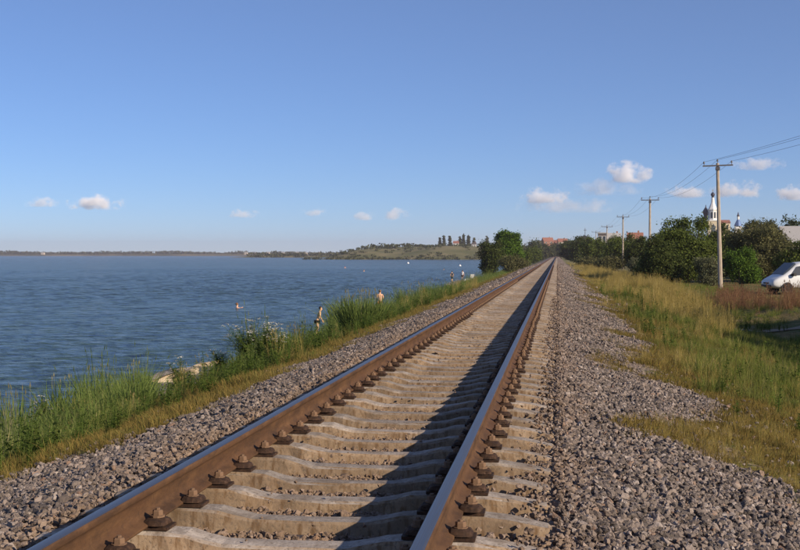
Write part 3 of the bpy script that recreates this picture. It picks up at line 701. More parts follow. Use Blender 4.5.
# the tree by the water and shrubs beside it
pxbush('shore_tree', 507, 38, 232, 190, 'leaf_bright', 'bushy green tree standing alone by the water left of the rails', n=520, per=28, leaf=.22, seed=21, spire=8, cat='tree', trunk=.12)
pxbush('shore_shrub', 492, 28, 240, 182, 'leaf_dark', 'dark shrub at the waterside foot of the lone tree', n=260, per=24, leaf=.2, seed=22)
pxbush('shore_shrub', 514, 34, 255, 172, 'leaf_olive', 'low yellowish shrub in front of the lone tree', n=180, per=24, leaf=.16, seed=23)
pxbush('shore_shrub', 534, 18, 247, 420, 'leaf_mid', 'round shrub beyond the lone tree beside the rails', n=200, per=22, leaf=.36, seed=24)
pxbush('shore_shrub', 527, 12, 251, 330, 'leaf_mid', 'small green shrub between the lone tree and the rails', n=150, per=22, leaf=.3, seed=25)
WOODS = 'trees where the line disappears'
for i, (px, w, top, Y, m) in enumerate([(535, 18, 241, 700, 'leaf_dark'), (545, 16, 244, 740, 'leaf_far'), (554, 15, 245, 780, 'leaf_far'), (563, 15, 244, 760, 'leaf_dark'), (572, 16, 241, 640, 'leaf_dark'), (584, 18, 238, 600, 'leaf_far'), (601, 24, 239, 560, 'leaf_far'), (522, 12, 247, 640, 'leaf_far'), (511, 14, 246, 720, 'leaf_far')]):
    pxbush('distant_tree', px, w, top, Y, m, ['dark tree left of where the rails vanish', 'greyish tree just left of the vanishing rails', 'low tree exactly where the rails vanish', 'dark tree just right of the vanishing rails', 'dark tree at the far end of the bush row', 'tall distant tree above the bush row', 'broad distant tree behind the middle of the bush row', 'distant tree between the lone tree and the rails', 'distant tree half hidden by the lone shore tree'][i], n=170, per=20, leaf=.75, seed=30 + i, trunk=.1, group=WOODS, cat='tree')
for i, (px, w, top, Y, m, lb) in enumerate([(798, 40, 219, 190, 'leaf_dark', 'dark tree on rising ground at the right edge behind the roof'), (768, 30, 222, 230, 'leaf_far', 'distant tree above the olive bush near the right edge'), (752, 24, 224, 260, 'leaf_far', 'distant tree right of the small blue church spire')]):
    pxbush('distant_tree', px, w, top, Y, m, lb, n=260, per=22, leaf=.3, seed=50 + i, trunk=.1, cat='tree', group='trees behind the right bushes')
# trees just outside the picture on the right; they shade the hollow beside the path
for i, (x, y, w, h) in enumerate([(18.4, 37.5, 5.5, 6.0), (20.5, 32.5, 5.5, 6.2), (16.6, 42.5, 4.6, 4.6), (15.6, 32.5, 4.2, 5.0), (17.2, 26.5, 5.2, 5.4), (16.8, 20.5, 5.0, 5.1), (16.4, 15.0, 4.6, 4.7)]):
    bush('roadside_tree', (x, y, hz(x, y)), w, h, w, 'leaf_mid', ['leafy tree right of the hollow, outside the photograph', 'larger leafy tree farther right of the hollow, outside the photograph', 'small leafy tree nearest the van right of the hollow, outside the photograph', 'slim leafy tree in the middle of the row right of the hollow, outside the photograph', 'third tree from the viewer in the row right of the hollow, outside the photograph', 'second tree from the viewer in the row right of the hollow, outside the photograph', 'tree nearest the viewer in the row right of the hollow, outside the photograph'][i], n=260, per=24, leaf=.2, seed=60 + i, cat='tree', trunk=.1)

# headland: row of poplars and scattered trees
def cone_tree(px, top, Y, wpx, label, seed):
    p = on(px, Y); s = Y / F; h = atY(px, top, Y).z - p.z; h = max(h, 3); rr = np.random.default_rng(seed); w = wpx * s
    root = empty('poplar_tree', p, 0, label, 'tree', 'poplars on the headland')
    lobes = [(0, 0, h * (.12 + .8 * k / 7), w * .5 * (1 - .75 * k / 7), w * .5 * (1 - .75 * k / 7), h * .1) for k in range(8)]
    V, Fq = leaf_cloud(rr, lobes, 90, 14, .8, .5); link('crown', np_mesh('crown', V, Fq, M['leaf_far']), root)
    MB().tube([(0, 0, -.3), (0, 0, h * .6)], [.3, .12], 5).build('trunk', M['bark'], root)
nm = ['leftmost', 'second', 'third', 'fourth', 'fifth', 'sixth', 'seventh', 'eighth']
for i, (px, top, w) in enumerate([(440, 238, 3), (444, 236, 3), (450, 236, 3), (460, 237, 3), (463.5, 234, 3), (468.5, 235, 3.4), (474, 238, 3.4), (487, 236, 4)]):
    cone_tree(px, top, 1080, w, nm[i] + ' of the slender trees on the skyline of the headland', 70 + i)
def wood(name, x0, x1, yf, h0, h1, n, leaf, label, seed, zoff=0):
    """a far belt of trees that reads as one mass"""
    rr = np.random.default_rng(seed); x = rr.uniform(x0, x1, n); y = yf(x, rr); hh = h0 + (h1 - h0) * vnoise(x / ((x1 - x0) / 60), x * 0 + seed)
    per = 16; X = np.repeat(x, per); Y = np.repeat(y, per); Hh = np.repeat(hh * rr.uniform(.6, 1.1, n), per); m = len(X)
    g = zoff(X, Y) if callable(zoff) else zoff
    P = np.stack([X + rr.normal(0, leaf * 1.3, m), Y + rr.normal(0, leaf * 1.3, m), g + Hh * rr.uniform(.05, 1, m)], 1)
    A = rr.normal(size=(m, 3)); A /= np.linalg.norm(A, axis=1)[:, None]; B = np.cross(A, rr.normal(size=(m, 3))); B /= np.linalg.norm(B, axis=1)[:, None]
    s = leaf * rr.uniform(.5, 1.2, m)[:, None]
    V = np.stack([P - A * s, P + B * s * .6, P + A * s, P - B * s * .6], 1).reshape(-1, 3)
    o = link(name, np_mesh(name, V, np.arange(m * 4).reshape(m, 4), M['leaf_far'])); tag(o, label, 'wood', kind='stuff')
wood('far_shore_wood', -2400, -380, lambda x, rr: rr.uniform(2990, 3150, len(x)), 4, 11, 1500, 2.6, 'dark belt of trees along the far shore', 5, 1.0)
wood('headland_wood', -200, 60, lambda x, rr: rr.uniform(1030, 1120, len(x)), 2, 5, 260, 1.2, 'low trees and scrub along the top of the headland', 6, lambda X, Y: H(X, Y))
wood('headland_shore_scrub', -205, -20, lambda x, rr: rr.uniform(905, 935, len(x)), 1, 2.6, 160, .8, 'dark scrub along the waterline of the headland', 7, lambda X, Y: np.maximum(H(X, Y), WATER_Z))
wood('headland_bushes', -195, 0, lambda x, rr: rr.uniform(930, 1030, len(x)), .8, 2.2, 120, .8, 'scattered bushes on the slope of the headland', 11, lambda X, Y: H(X, Y))
wood('bay_wood', -420, -140, lambda x, rr: rr.uniform(1500, 1600, len(x)), 4, 9, 260, 1.8, 'trees on the low point left of the headland', 8, -3.0)
def low_point():
    n = 40; V = []; Fq = []
    for i in range(n):
        a = 2 * math.pi * i / n; V.append((-280 + 190 * math.cos(a) * (1 + .12 * math.sin(3 * a)), 1560 + 70 * math.sin(a), -4)); 
    for i in range(n):
        a = 2 * math.pi * i / n; V.append((-280 + 150 * math.cos(a), 1560 + 45 * math.sin(a), -1.2))
    V.append((-280, 1560, .5))
    for i in range(n): j = (i + 1) % n; Fq += [(i, j, n + j, n + i), (n + i, n + j, 2 * n)]
    tag(link('low_point', mesh('low_point', V, Fq, M['ground'], True)), 'low wooded point left of the headland', kind='structure')
low_point()
wood('hillside_wood', 60, 700, lambda x, rr: rr.uniform(640, 1000, len(x)), 5, 10, 500, 1.6, 'woods behind the bushes on the right', 9, lambda X, Y: H(X, Y))

# ------------------------------------------------------------------ plants of the left bank
def umbel_plant(base, h, w, nst, label, seed):
    rr = random.Random(seed); root = empty('umbel_plant', base, 0, label, 'plant', 'white umbel plants of the shore')
    st = MB(); fl_v = []; fl_f = []; lf_v = []; lf_f = []
    def umbel(c, r):
        for _ in range(16):
            a = rr.uniform(0, 6.283); q = r * math.sqrt(rr.random()); p = c + Vector((math.cos(a) * q, math.sin(a) * q, -.25 * q + rr.gauss(0, .008))); s = r * rr.uniform(.16, .3); t = rr.uniform(0, 6.283)
            u = Vector((math.cos(t), math.sin(t), rr.gauss(0, .3))) * s; v = Vector((-math.sin(t), math.cos(t), rr.gauss(0, .3))) * s; b = len(fl_v)
            fl_v.extend([p - u, p - v, p + u, p + v]); fl_f.append((b, b + 1, b + 2, b + 3))
    for i in range(nst):
        a = rr.uniform(0, 6.283); ln = rr.uniform(.02, .5) * w; hh = h * (rr.uniform(.62, 1.0) if i % 2 == 0 else rr.uniform(.3, .9)) * (1 - .25 * ln / w)
        p0 = Vector((math.cos(a) * .08, math.sin(a) * .08, -.05)); p1 = Vector((math.cos(a) * ln * .45, math.sin(a) * ln * .45, hh * .6)); p2 = Vector((math.cos(a) * ln, math.sin(a) * ln, hh))
        st.tube([p0, p1, p2], [.012, .009, .005], 5)
        if i % 2 == 0: umbel(p2, rr.uniform(.06, .095))
        for k in range(1):
            t = rr.uniform(.5, .9); q = p0.lerp(p1, t * 1.0) if t < .5 else p1.lerp(p2, (t - .5) * 2); aa = rr.uniform(0, 6.283); e = q + Vector((math.cos(aa) * .16, math.sin(aa) * .16, rr.uniform(.12, .25)))
            st.tube([q, e], [.005, .003], 4); umbel(e, rr.uniform(.035, .06))
        for k in range(46):
            t = rr.uniform(.02, .97); q = p0.lerp(p1, t * 2) if t < .5 else p1.lerp(p2, (t - .5) * 2); aa = rr.uniform(0, 6.283); L = rr.uniform(.16, .34) * (1.25 - t)
            d = Vector((math.cos(aa), math.sin(aa), rr.uniform(-.2, .6))).normalized(); sd = d.cross(Vector((0, 0, 1))).normalized()
            for m in range(4):
                o = q + d * L * (.25 + m * .22) + sd * L * rr.uniform(-.3, .3); ww = L * .2; b = len(lf_v); lf_v.extend([o, o + d * ww + sd * ww * .5, o + d * ww * 2.2, o + d * ww - sd * ww * .5]); lf_f.append((b, b + 1, b + 2, b + 3))
    st.build('stems', M['forb'], root); link('leaves', mesh('leaves', lf_v, lf_f, M['reed']), root); link('flower_heads', mesh('flower_heads', fl_v, fl_f, M['umbel']), root)
def place_umbel(px, base, top, w, n, label, seed):
    p = hit(px, base); umbel_plant(p, (base - top) * p.y / F, w * p.y / F, n, label, seed)
place_umbel(252, 370, 314, 62, 84, 'tallest bushy plant with white flower umbels by the water', 1)
place_umbel(269, 366, 320, 40, 40, 'right-hand neighbour of the tallest white umbel plant', 2)
place_umbel(222, 376, 343, 24, 18, 'smaller white umbel plant left of the tallest one', 3)
place_umbel(180, 388, 352, 28, 12, 'low spreading white umbel plant above the pale slab at the waterline', 4)
place_umbel(44, 436, 392, 30, 12, 'white umbel plant among the reeds at the left edge', 5)
def reed_clump(base, h, w, n, label, seed, mat='reed'):
    rr = random.Random(seed); root = empty('reed_clump', base, 0, label, 'reeds', 'reed clumps of the shore')
    V, Fq = blades(rr, n, w * .5, h * .45, h * 1.02, .030 * max(1, h / 1.4), .26, 4, curl=.7)
    link('leaf_blades', mesh('leaf_blades', V, Fq, M[mat]), root)
    V, Fq = plumes(rr, max(4, n // 26), w * .42, h * .8, h * 1.02, .016 * max(1, h / 1.4), .16 * h / 1.3, [], [], .12)
    link('seed_heads', mesh('seed_heads', V, Fq, M['g_pale']), root)
def place_reed(px, base, top, w, n, label, seed, mat='reed'):
    p = hit(px, base); reed_clump(p, max(.5, (base - top) * p.y / F), w * p.y / F, n, label, seed, mat)
for i, a in enumerate([(134, 400, 362, 34, 260, 'dense reed clump beside the pale slab at the waterline'), (98, 412, 366, 34, 220, 'reed clump left of the one beside the pale slab'), (60, 425, 376, 40, 200, 'ragged reed clump near the left edge'), (14, 452, 384, 44, 240, 'reed clump at the very left edge of the photograph'),
                       (362, 330, 291, 44, 900, 'tall dense reed thicket right of the bather in black trunks'), (346, 333, 298, 32, 640, 'reeds directly beside the bather in black trunks'), (384, 318, 300, 34, 300, 'lower reeds in front of the bather farther off'),
                       (412, 308, 283, 32, 460, 'reed thicket right of the farther bather'), (436, 300, 280, 32, 460, 'farthest reed thicket along the shore'), (288, 350, 326, 22, 160, 'short reeds left of the bather in black trunks')]):
    place_reed(*a, 200 + i, 'g_lush' if i in (4, 7) else 'reed')
def weed_stalk(px, base, top, label, seed):
    p = hit(px, base); h = (base - top) * p.y / F; rr = random.Random(seed); root = empty('weed_stalk', p, 0, label, 'plant')
    MB().tube([(0, 0, -.05), (.02, 0, h * .6), (.0, .02, h)], [.012, .009, .004], 5).build('stem', M['forb'], root)
    V = []; Fq = []
    for k in range(60):
        z = h * rr.uniform(.2, .98); a = rr.uniform(0, 6.283); L = .09 * (1.2 - z / h); d = Vector((math.cos(a), math.sin(a), .6)).normalized(); s = d.cross(Vector((0, 0, 1))).normalized(); q = Vector((0, 0, z)); b = len(V)
        V += [q, q + d * L * .5 + s * L * .2, q + d * L, q + d * L * .5 - s * L * .2]; Fq.append((b, b + 1, b + 2, b + 3))
    link('leaves', mesh('leaves', V, Fq, M['reed']), root)
weed_stalk(102, 410, 347, 'tallest single weed stalk rising above the reeds against the water', 1)
weed_stalk(75, 425, 368, 'thin weed stalk left of the tallest stalk', 2)

# ------------------------------------------------------------------ slabs and rocks on the shore
def rock_fn(t):
    n = t.noise(pos(t), 3.0, 6, .65); c = t.ramp(n, [(.3, (.22, .17, .12)), (.5, (.38, .31, .225)), (.72, (.56, .48, .37))])
    return principled(t, c, .95, normal=bump(t, t.noise(pos(t), 12, 5), .6, .03), spec=.15)
M['rock'] = material('pale_limestone', rock_fn)
def chunk(name, base, sx, sy, sz, label, seed, cat='rock', group=None, rz=0, tilt=.1, flat=False):
    b = bmesh.new(); rr = random.Random(seed)
    bmesh.ops.create_cube(b, size=1.0); bmesh.ops.bevel(b, geom=b.edges[:], offset=.12, segments=1, affect='EDGES'); bmesh.ops.subdivide_edges(b, edges=b.edges[:], cuts=1, use_grid_fill=True)
    for v in b.verts:
        j = .085 if flat else .12
        v.co = Vector(((v.co.x + rr.gauss(0, j)) * sx, (v.co.y + rr.gauss(0, j)) * sy, (v.co.z + rr.gauss(0, j * .8) + .3) * sz))
    bmesh.ops.rotate(b, verts=b.verts, cent=(0, 0, 0), matrix=Matrix.Rotation(tilt, 3, 'Y'))
    me = bpy.data.meshes.new(name); b.to_mesh(me); b.free(); me.materials.append(M['rock'])
    tag(link(name, me, None, base, rz), label, cat, group)
def place_chunk(name, px, py, wpx, hpx, label, seed, **kw):
    p = hit(px, py); s = p.y / F; chunk(name, p, wpx * s, wpx * s * 1.3, hpx * s, label, seed, **kw)
G = 'pale slabs along the waterline'
place_chunk('stone_slab', 166, 385, 30, 15, 'pale tilted slab at the waterline beside the dense reeds', 1, cat='slab', group=G, rz=.5, tilt=-.25, flat=True)
place_chunk('stone_slab', 188, 377, 22, 11, 'pale slab just right of the tilted slab at the waterline', 2, cat='slab', group=G, rz=.2, tilt=-.2, flat=True)
place_chunk('stone_slab', 208, 370, 20, 10, 'pale slab left of the tallest white umbel plant', 3, cat='slab', group=G, rz=-.2, tilt=-.2, flat=True)
place_chunk('stone_slab', 454, 287, 14, 3, 'pale flat slab on the beach below the two standing people', 4, cat='slab', group=G, rz=.2, tilt=0, flat=True)
for i, (px, py, w, h, lb) in enumerate([(523, 263, 7, 3, 'pale rock beside the rails beyond the lone tree'), (527, 260, 6, 3, 'second pale rock beside the rails, slightly farther off'), (536, 258, 5, 2.5, 'pale rock near the vanishing rails on the left'), (541, 256.6, 5, 2, 'farthest pale rock left of the rails'), (590, 257, 3, 2, 'small pale rock right of the vanishing rails'), (621, 317, 5, 3, 'small pale stone lying in the dry grass right of the ballast')]):
    place_chunk('rock', px, py, w, h, lb, 20 + i, group='pale rocks beside the line')

# ------------------------------------------------------------------ power line
def pole_fn(t):
    P = opos(t); n = t.noise(t.vmath('MULTIPLY', P, (4, 4, .7)), 3, 5); c = t.ramp(n, [(.3, (.26, .215, .17)), (.6, (.40, .34, .275)), (.8, (.47, .41, .34))])
    return principled(t, c, .9, normal=bump(t, t.noise(P, 40, 4), .3, .01), spec=.2)
M['pole'] = material('concrete_pole', pole_fn); M['steel'] = plain('dark_galvanised_steel', (.12, .11, .11), .6, .6); M['porcelain'] = plain('brown_glass_insulator', (.10, .085, .07), .3, spec=.6)
PX = 12.72
def pole(x, Y, ztop, lean, label, arm=1.95):
    z0 = hz(x, Y); h = ztop - z0; root = empty('power_pole', (x, Y, z0), 0, label, 'power pole', 'power poles beside the line')
    root.rotation_euler = (0, -lean, 0)
    b = MB(); r0, r1 = .165, .10; n = 8; V = []; Fq = []
    for zz, rr in ((-.4, r0), (h * .5, (r0 + r1) / 2), (h, r1)):
        V += [(rr * math.cos(math.pi / 8 + k * math.pi / 4), rr * math.sin(math.pi / 8 + k * math.pi / 4), zz) for k in range(n)]
    for j in range(2): Fq += [(j * n + k, j * n + (k + 1) % n, (j + 1) * n + (k + 1) % n, (j + 1) * n + k) for k in range(n)]
    Fq.append(tuple(2 * n + k for k in range(n))); b.add(V, Fq); b.build('post', M['pole'], root)
    za = h - .22
    MB().box(-arm / 2, arm / 2, -.16, -.08, za, za + .09).build('crossarm', M['steel'], root)
    MB().box(-.13, .13, -.175, .125, za - .25, za - .05).build('clamp', M['steel'], root)
    tips = []
    for xx, zz in ((-arm / 2 + .08, za + .09), (arm / 2 - .08, za + .09), (.0, h)):
        ins = MB(); ins.tube([(xx, -.12 if xx else 0, zz), (xx, -.12 if xx else 0, zz + .12)], .018, 6)
        ins.lathe([(.03, 0), (.065, .015), (.06, .05), (.045, .06), (.055, .09), (.04, .14), (.015, .16)], (xx, -.12 if xx else 0, zz + .10), 10); ins.build('insulator', M['porcelain'], root, True)
        tips.append(Matrix.Rotation(-lean, 4, 'Y') @ Vector((xx, -.12 if xx else 0, zz + .22)) + Vector((x, Y, z0)))
    return tips
tops = []
for (px_t, py_t, Yp, lean, lb) in [(None, None, 27.0, 0, 'power pole nearest the viewer, outside the photograph on the right'), (717.5, 163, 78, R(1.6), 'nearest and tallest concrete power pole, between the two large bushes'), (650, 198.5, 126, 0, 'second power pole, rising behind the large dark bush'), (623, 216, 184, 0, 'third power pole, standing clear of the bushes'), (607, 226, 247, 0, 'fourth, small power pole above the receding bushes'), (596, 231.5, 330, 0, 'farthest tiny power pole above the receding bushes')]:
    if px_t is None: x, zt = 19.5, 8.2
    else: q = atY(px_t, py_t, Yp); x, zt = q.x, q.z
    x0 = x + math.tan(lean) * (zt + 1.1)
    tops.append(pole(x0, Yp, zt, lean, lb, 1.95 if Yp < 200 else 2.4))
for k, lb in enumerate(['overhead wire on the track side of the power poles', 'overhead wire on the side of the power poles away from the track', 'overhead wire along the pole tops']):
    pts = []
    for a, b_ in zip(tops[:-1], tops[1:]):
        for q in range(16):
            t = q / 16; p = a[k].lerp(b_[k], t); p.z -= 4 * t * (1 - t) * (.45 if a is tops[0] else .7); pts.append(p)
    pts.append(tops[-1][k])
    e0 = pts[0] + (pts[0] - tops[1][k]) * .3; pts = [e0] + pts
    o = MB().tube(pts, .008, 5).build('overhead_wire', M['steel']); tag(o, lb, 'wire', 'overhead wires')

# ------------------------------------------------------------------ buildings
M['brick'] = plain('red_brick', (.29, .15, .105), .9, scale=2); M['roof_red'] = plain('red_roof_tiles', (.27, .12, .085), .85, scale=2); M['roof_dark'] = plain('dark_roof', (.10, .085, .08), .8)
M['plaster'] = plain('pale_plaster', (.55, .48, .38), .9); M['white_plaster'] = plain('white_plaster', (.78, .76, .72), .8, var=.06); M['ochre'] = plain('ochre_plaster', (.58, .50, .35), .9, var=.12)
M['glass'] = plain('dark_window_glass', (.03, .035, .04), .15, spec=.6); M['slate'] = plain('grey_sheet_roof', (.36, .35, .34), .8); M['dome_dark'] = plain('dark_dome_metal', (.055, .055, .075), .5, .5); M['dome_blue'] = plain('blue_roof_metal', (.10, .17, .34), .5, .2); M['gold'] = plain('gilded_metal', (.60, .42, .12), .35, .8)
def house(px, Y, wpx, top, label, wall, roof, storeys=2, gable=.35, d=None, zb=None, rz=0, cat='house', group=None, flat=False, name='house'):
    p = on(px, Y); s = Y / F; w = wpx * s; d = d or w * .8; zt = atY(px, top, Y).z
    base = p.z if zb is None else zb
    h = zt - base; rh = 0 if flat else min(h * gable, w * .45); hw = h - rh
    root = empty(name, (p.x, p.y, base), rz, label, cat, group)
    MB().box(-w / 2, w / 2, -d / 2, d / 2, -.5, hw).build('wall', M[wall], root)
    if flat: MB().box(-w / 2 - .2, w / 2 + .2, -d / 2 - .2, d / 2 + .2, hw, hw + .35).build('roof', M[roof], root)
    else:
        e = .35; z0 = hw - .12
        b = MB(); b.add([(-w / 2 - e, -d / 2 - e, z0), (w / 2 + e, -d / 2 - e, z0), (w / 2 + e, d / 2 + e, z0), (-w / 2 - e, d / 2 + e, z0), (-w / 2 - e, 0, hw + rh), (w / 2 + e, 0, hw + rh)], [(0, 1, 5, 4), (2, 3, 4, 5), (1, 2, 5), (3, 0, 4), (3, 2, 1, 0)])
        r = b.build('roof', M[roof], root)
        MB().box(w * .18, w * .18 + .6, d * .08, d * .08 + .6, hw + rh * .5, hw + rh + .7).build('chimney', M['brick'], r)
    nw = max(2, int(w / 3.2)); sh = hw / storeys
    for j in range(storeys):
        for i in range(nw):
            x = -w / 2 + w * (i + .5) / nw; z = j * sh + sh * .35
            f = MB().box(x - .62, x + .62, -d / 2 - .05, -d / 2 + .02, z - .08, z + sh * .45 + .08).build('window', M['white_plaster'], root)
            MB().box(x - .5, x + .5, -d / 2 - .07, -d / 2 - .045, z, z + sh * .45).build('pane', M['glass'], f)
    return root
TOWN = 'brick houses at the end of the line'
house(541, 1060, 7, 240.5, 'brick house with a dark roof left of the red-roofed houses', 'brick', 'roof_dark', group=TOWN)
house(547.5, 1050, 10, 237.5, 'largest red brick house above the vanishing rails', 'brick', 'roof_red', group=TOWN, rz=.3)
house(555, 1065, 8, 240, 'lower red house right of the largest brick house', 'brick', 'roof_red', group=TOWN, rz=-.2)
house(562.5, 1055, 9, 238.5, 'red brick house with a pale wall right of the vanishing rails', 'plaster', 'roof_red', group=TOWN, rz=.15)
house(602, 420, 8, 233.5, 'dark flat-roofed block above the receding bushes', 'roof_dark', 'slate', 2, flat=True, cat='building', name='block')
house(614, 460, 12, 233, 'tan building with a pale roof above the receding bushes', 'plaster', 'slate', 2, gable=.2, cat='building', name='building')
house(635, 420, 14, 232.5, 'pinkish house with a red roof left of the second power pole', 'plaster', 'roof_red', 2, gable=.3)
house(804, 112, 40, 226, 'house with a grey sheet roof behind the van at the right edge', 'plaster', 'slate', 1, gable=.3, d=6)
q = on(585, 420)
ms = empty('mast', q, 0, 'thin dark mast rising above the receding bushes', 'mast'); zt = atY(585, 228, 420).z - q.z
MB().tube([(0, 0, -.3), (0, 0, zt)], [.16, .08], 6).build('pole', M['steel'], ms); MB().box(-.5, .5, -.05, .05, zt - .9, zt - .75).build('crossbar', M['steel'], ms)
for i, (px, wpx, top) in enumerate([(43, 3, 252.2), (246, 3, 252), (256, 2, 252), (268, 3.4, 251.8), (283, 2.4, 252), (297, 3, 251.8), (306, 2.4, 252), (320, 3, 251.6), (330, 2.4, 251.8), (349, 2.4, 251.8)]):
    house(px, 2975, wpx, top, ['leftmost', 'second', 'third', 'fourth', 'fifth', 'sixth', 'seventh', 'eighth', 'ninth', 'rightmost'][i] + ' of the tiny pale houses on the far shore', 'plaster', 'slate', 1, zb=1.0, d=8, group='houses on the far shore')
house(456, 1045, 5, 241, 'small pale house among the slender trees on the headland', 'white_plaster', 'roof_red', 1, zb=None, d=6); house(474, 1050, 4, 242.5, 'smaller pale house right of the slender trees on the headland', 'white_plaster', 'roof_dark', 1, d=5)

def church():
    Y = 650; s = Y / F; p = on(712.5, Y); z = lambda py: atY(712.5, py, Y).z - p.z
    root = empty('church', p, 0, 'white church bell tower with dark onion dome above the large bush', 'church')
    cx = 0.0
    MB().box(-2.9, 2.9, -2.9, 2.9, -.5, z(221)).build('tower_base', M['ochre'], root)
    MB().box(-3.2, 3.2, -3.2, 3.2, z(221), z(221) + .5).build('cornice', M['white_plaster'], root)
    z1, z2 = z(221) + .5, z(209)
    b = MB().lathe([(2.5, z1), (2.5, z2 - .8), (2.9, z2 - .7), (2.9, z2)], (0, 0, 0), 8).build('belfry', M['white_plaster'], root)
    for k in range(8):
        a = math.pi / 8 + k * math.pi / 4; r = 2.5 * math.cos(math.pi / 8) + .03
        V = []; n = 7; zb, zt_, w = z1 + 1.0, z2 - 2.2, .55
        pr = [(-w, zb), (w, zb), (w, zt_)] + [(w * math.cos(t), zt_ + w * math.sin(t)) for t in np.linspace(.3, math.pi - .3, 5)] + [(-w, zt_)]
        for dr in (0, -.3): V += [((r + dr) * math.cos(a) - u * math.sin(a), (r + dr) * math.sin(a) + u * math.cos(a), v) for u, v in pr]
        m = len(pr); fs = [tuple(range(m)), tuple(range(m, 2 * m))[::-1]] + [(i, m + i, m + (i + 1) % m, (i + 1) % m) for i in range(m)]
        MB().add(V, fs).build('arched_opening', M['glass'], b)
    z3 = z(197.5)
    MB().lathe([(2.4, z2), (1.5, z2 + 2.0), (1.0, z2 + (z3 - z2) * .55), (.75, z3)], (0, 0, 0), 8).build('spire', M['white_plaster'], root)
    z4 = z(192)
    MB().lathe([(.75, z3), (.65, z3 + .6), (1.15, z3 + 1.4), (1.1, z3 + 2.0), (.5, z3 + 2.7), (.12, z4)], (0, 0, 0), 10).build('cupola', M['dome_dark'], root, True)
    zc = z(189.3); cr = MB().box(-.09, .09, -.09, .09, z4 - .1, zc); cr.box(-.5, .5, -.08, .08, zc - .75, zc - .57); cr.build('cross', M['gold'], root)
    # dark onion dome on a drum behind and to the left
    dx = -(712.5 - 706.8) * s
    MB().lathe([(1.15, z(226)), (1.15, z(215)), (1.35, z(215) + .2), (1.35, z(214.6) + .3)], (dx, 4, 0), 10).build('drum', M['dome_dark'], root)
    zz = z(214.5); MB().lathe([(1.1, zz), (1.75, zz + 1.2), (1.7, zz + 2.0), (1.0, zz + 3.2), (.35, zz + 4.2), (.1, zz + 5.6)], (dx, 4, 0), 12).build('onion_dome', M['dome_dark'], root, True)
    n = MB().box(1.0, 10.0, 3.0, 13.0, -.5, z(223)).build('nave', M['ochre'], root)
    MB().add([(.7, 2.7, z(223)), (10.3, 2.7, z(223)), (10.3, 13.3, z(223)), (.7, 13.3, z(223)), (.7, 8, z(219.5)), (10.3, 8, z(219.5))], [(0, 1, 5, 4), (2, 3, 4, 5), (1, 2, 5), (3, 0, 4), (3, 2, 1, 0)]).build('roof', M['roof_red'], n)
    for k in range(3): MB().box(2.2 + k * 2.8, 3.3 + k * 2.8, 2.93, 3.0, z(229), z(225)).build('window', M['glass'], n)
    # small blue tent roof with white lantern
    c = on(738, 640); zz = lambda py: atY(738, py, 640).z - c.z
    r2 = empty('chapel', c, 0, 'small blue tent-roofed chapel turret right of the tallest pole', 'chapel')
    MB().box(-1.6, 1.6, -1.6, 1.6, -.5, zz(226)).build('wall', M['white_plaster'], r2)
    MB().lathe([(2.3, zz(226)), (1.3, zz(222)), (.6, zz(219.5))], (0, 0, 0), 8).build('tent_roof', M['dome_blue'], r2)
    MB().lathe([(.62, zz(219.5)), (.62, zz(216.5))], (0, 0, 0), 8).build('lantern', M['white_plaster'], r2)
    MB().lathe([(.65, zz(216.5)), (.75, zz(215.6)), (.4, zz(214.5)), (.1, zz(212))], (0, 0, 0), 8).build('cupola', M['dome_dark'], r2, True)
church()

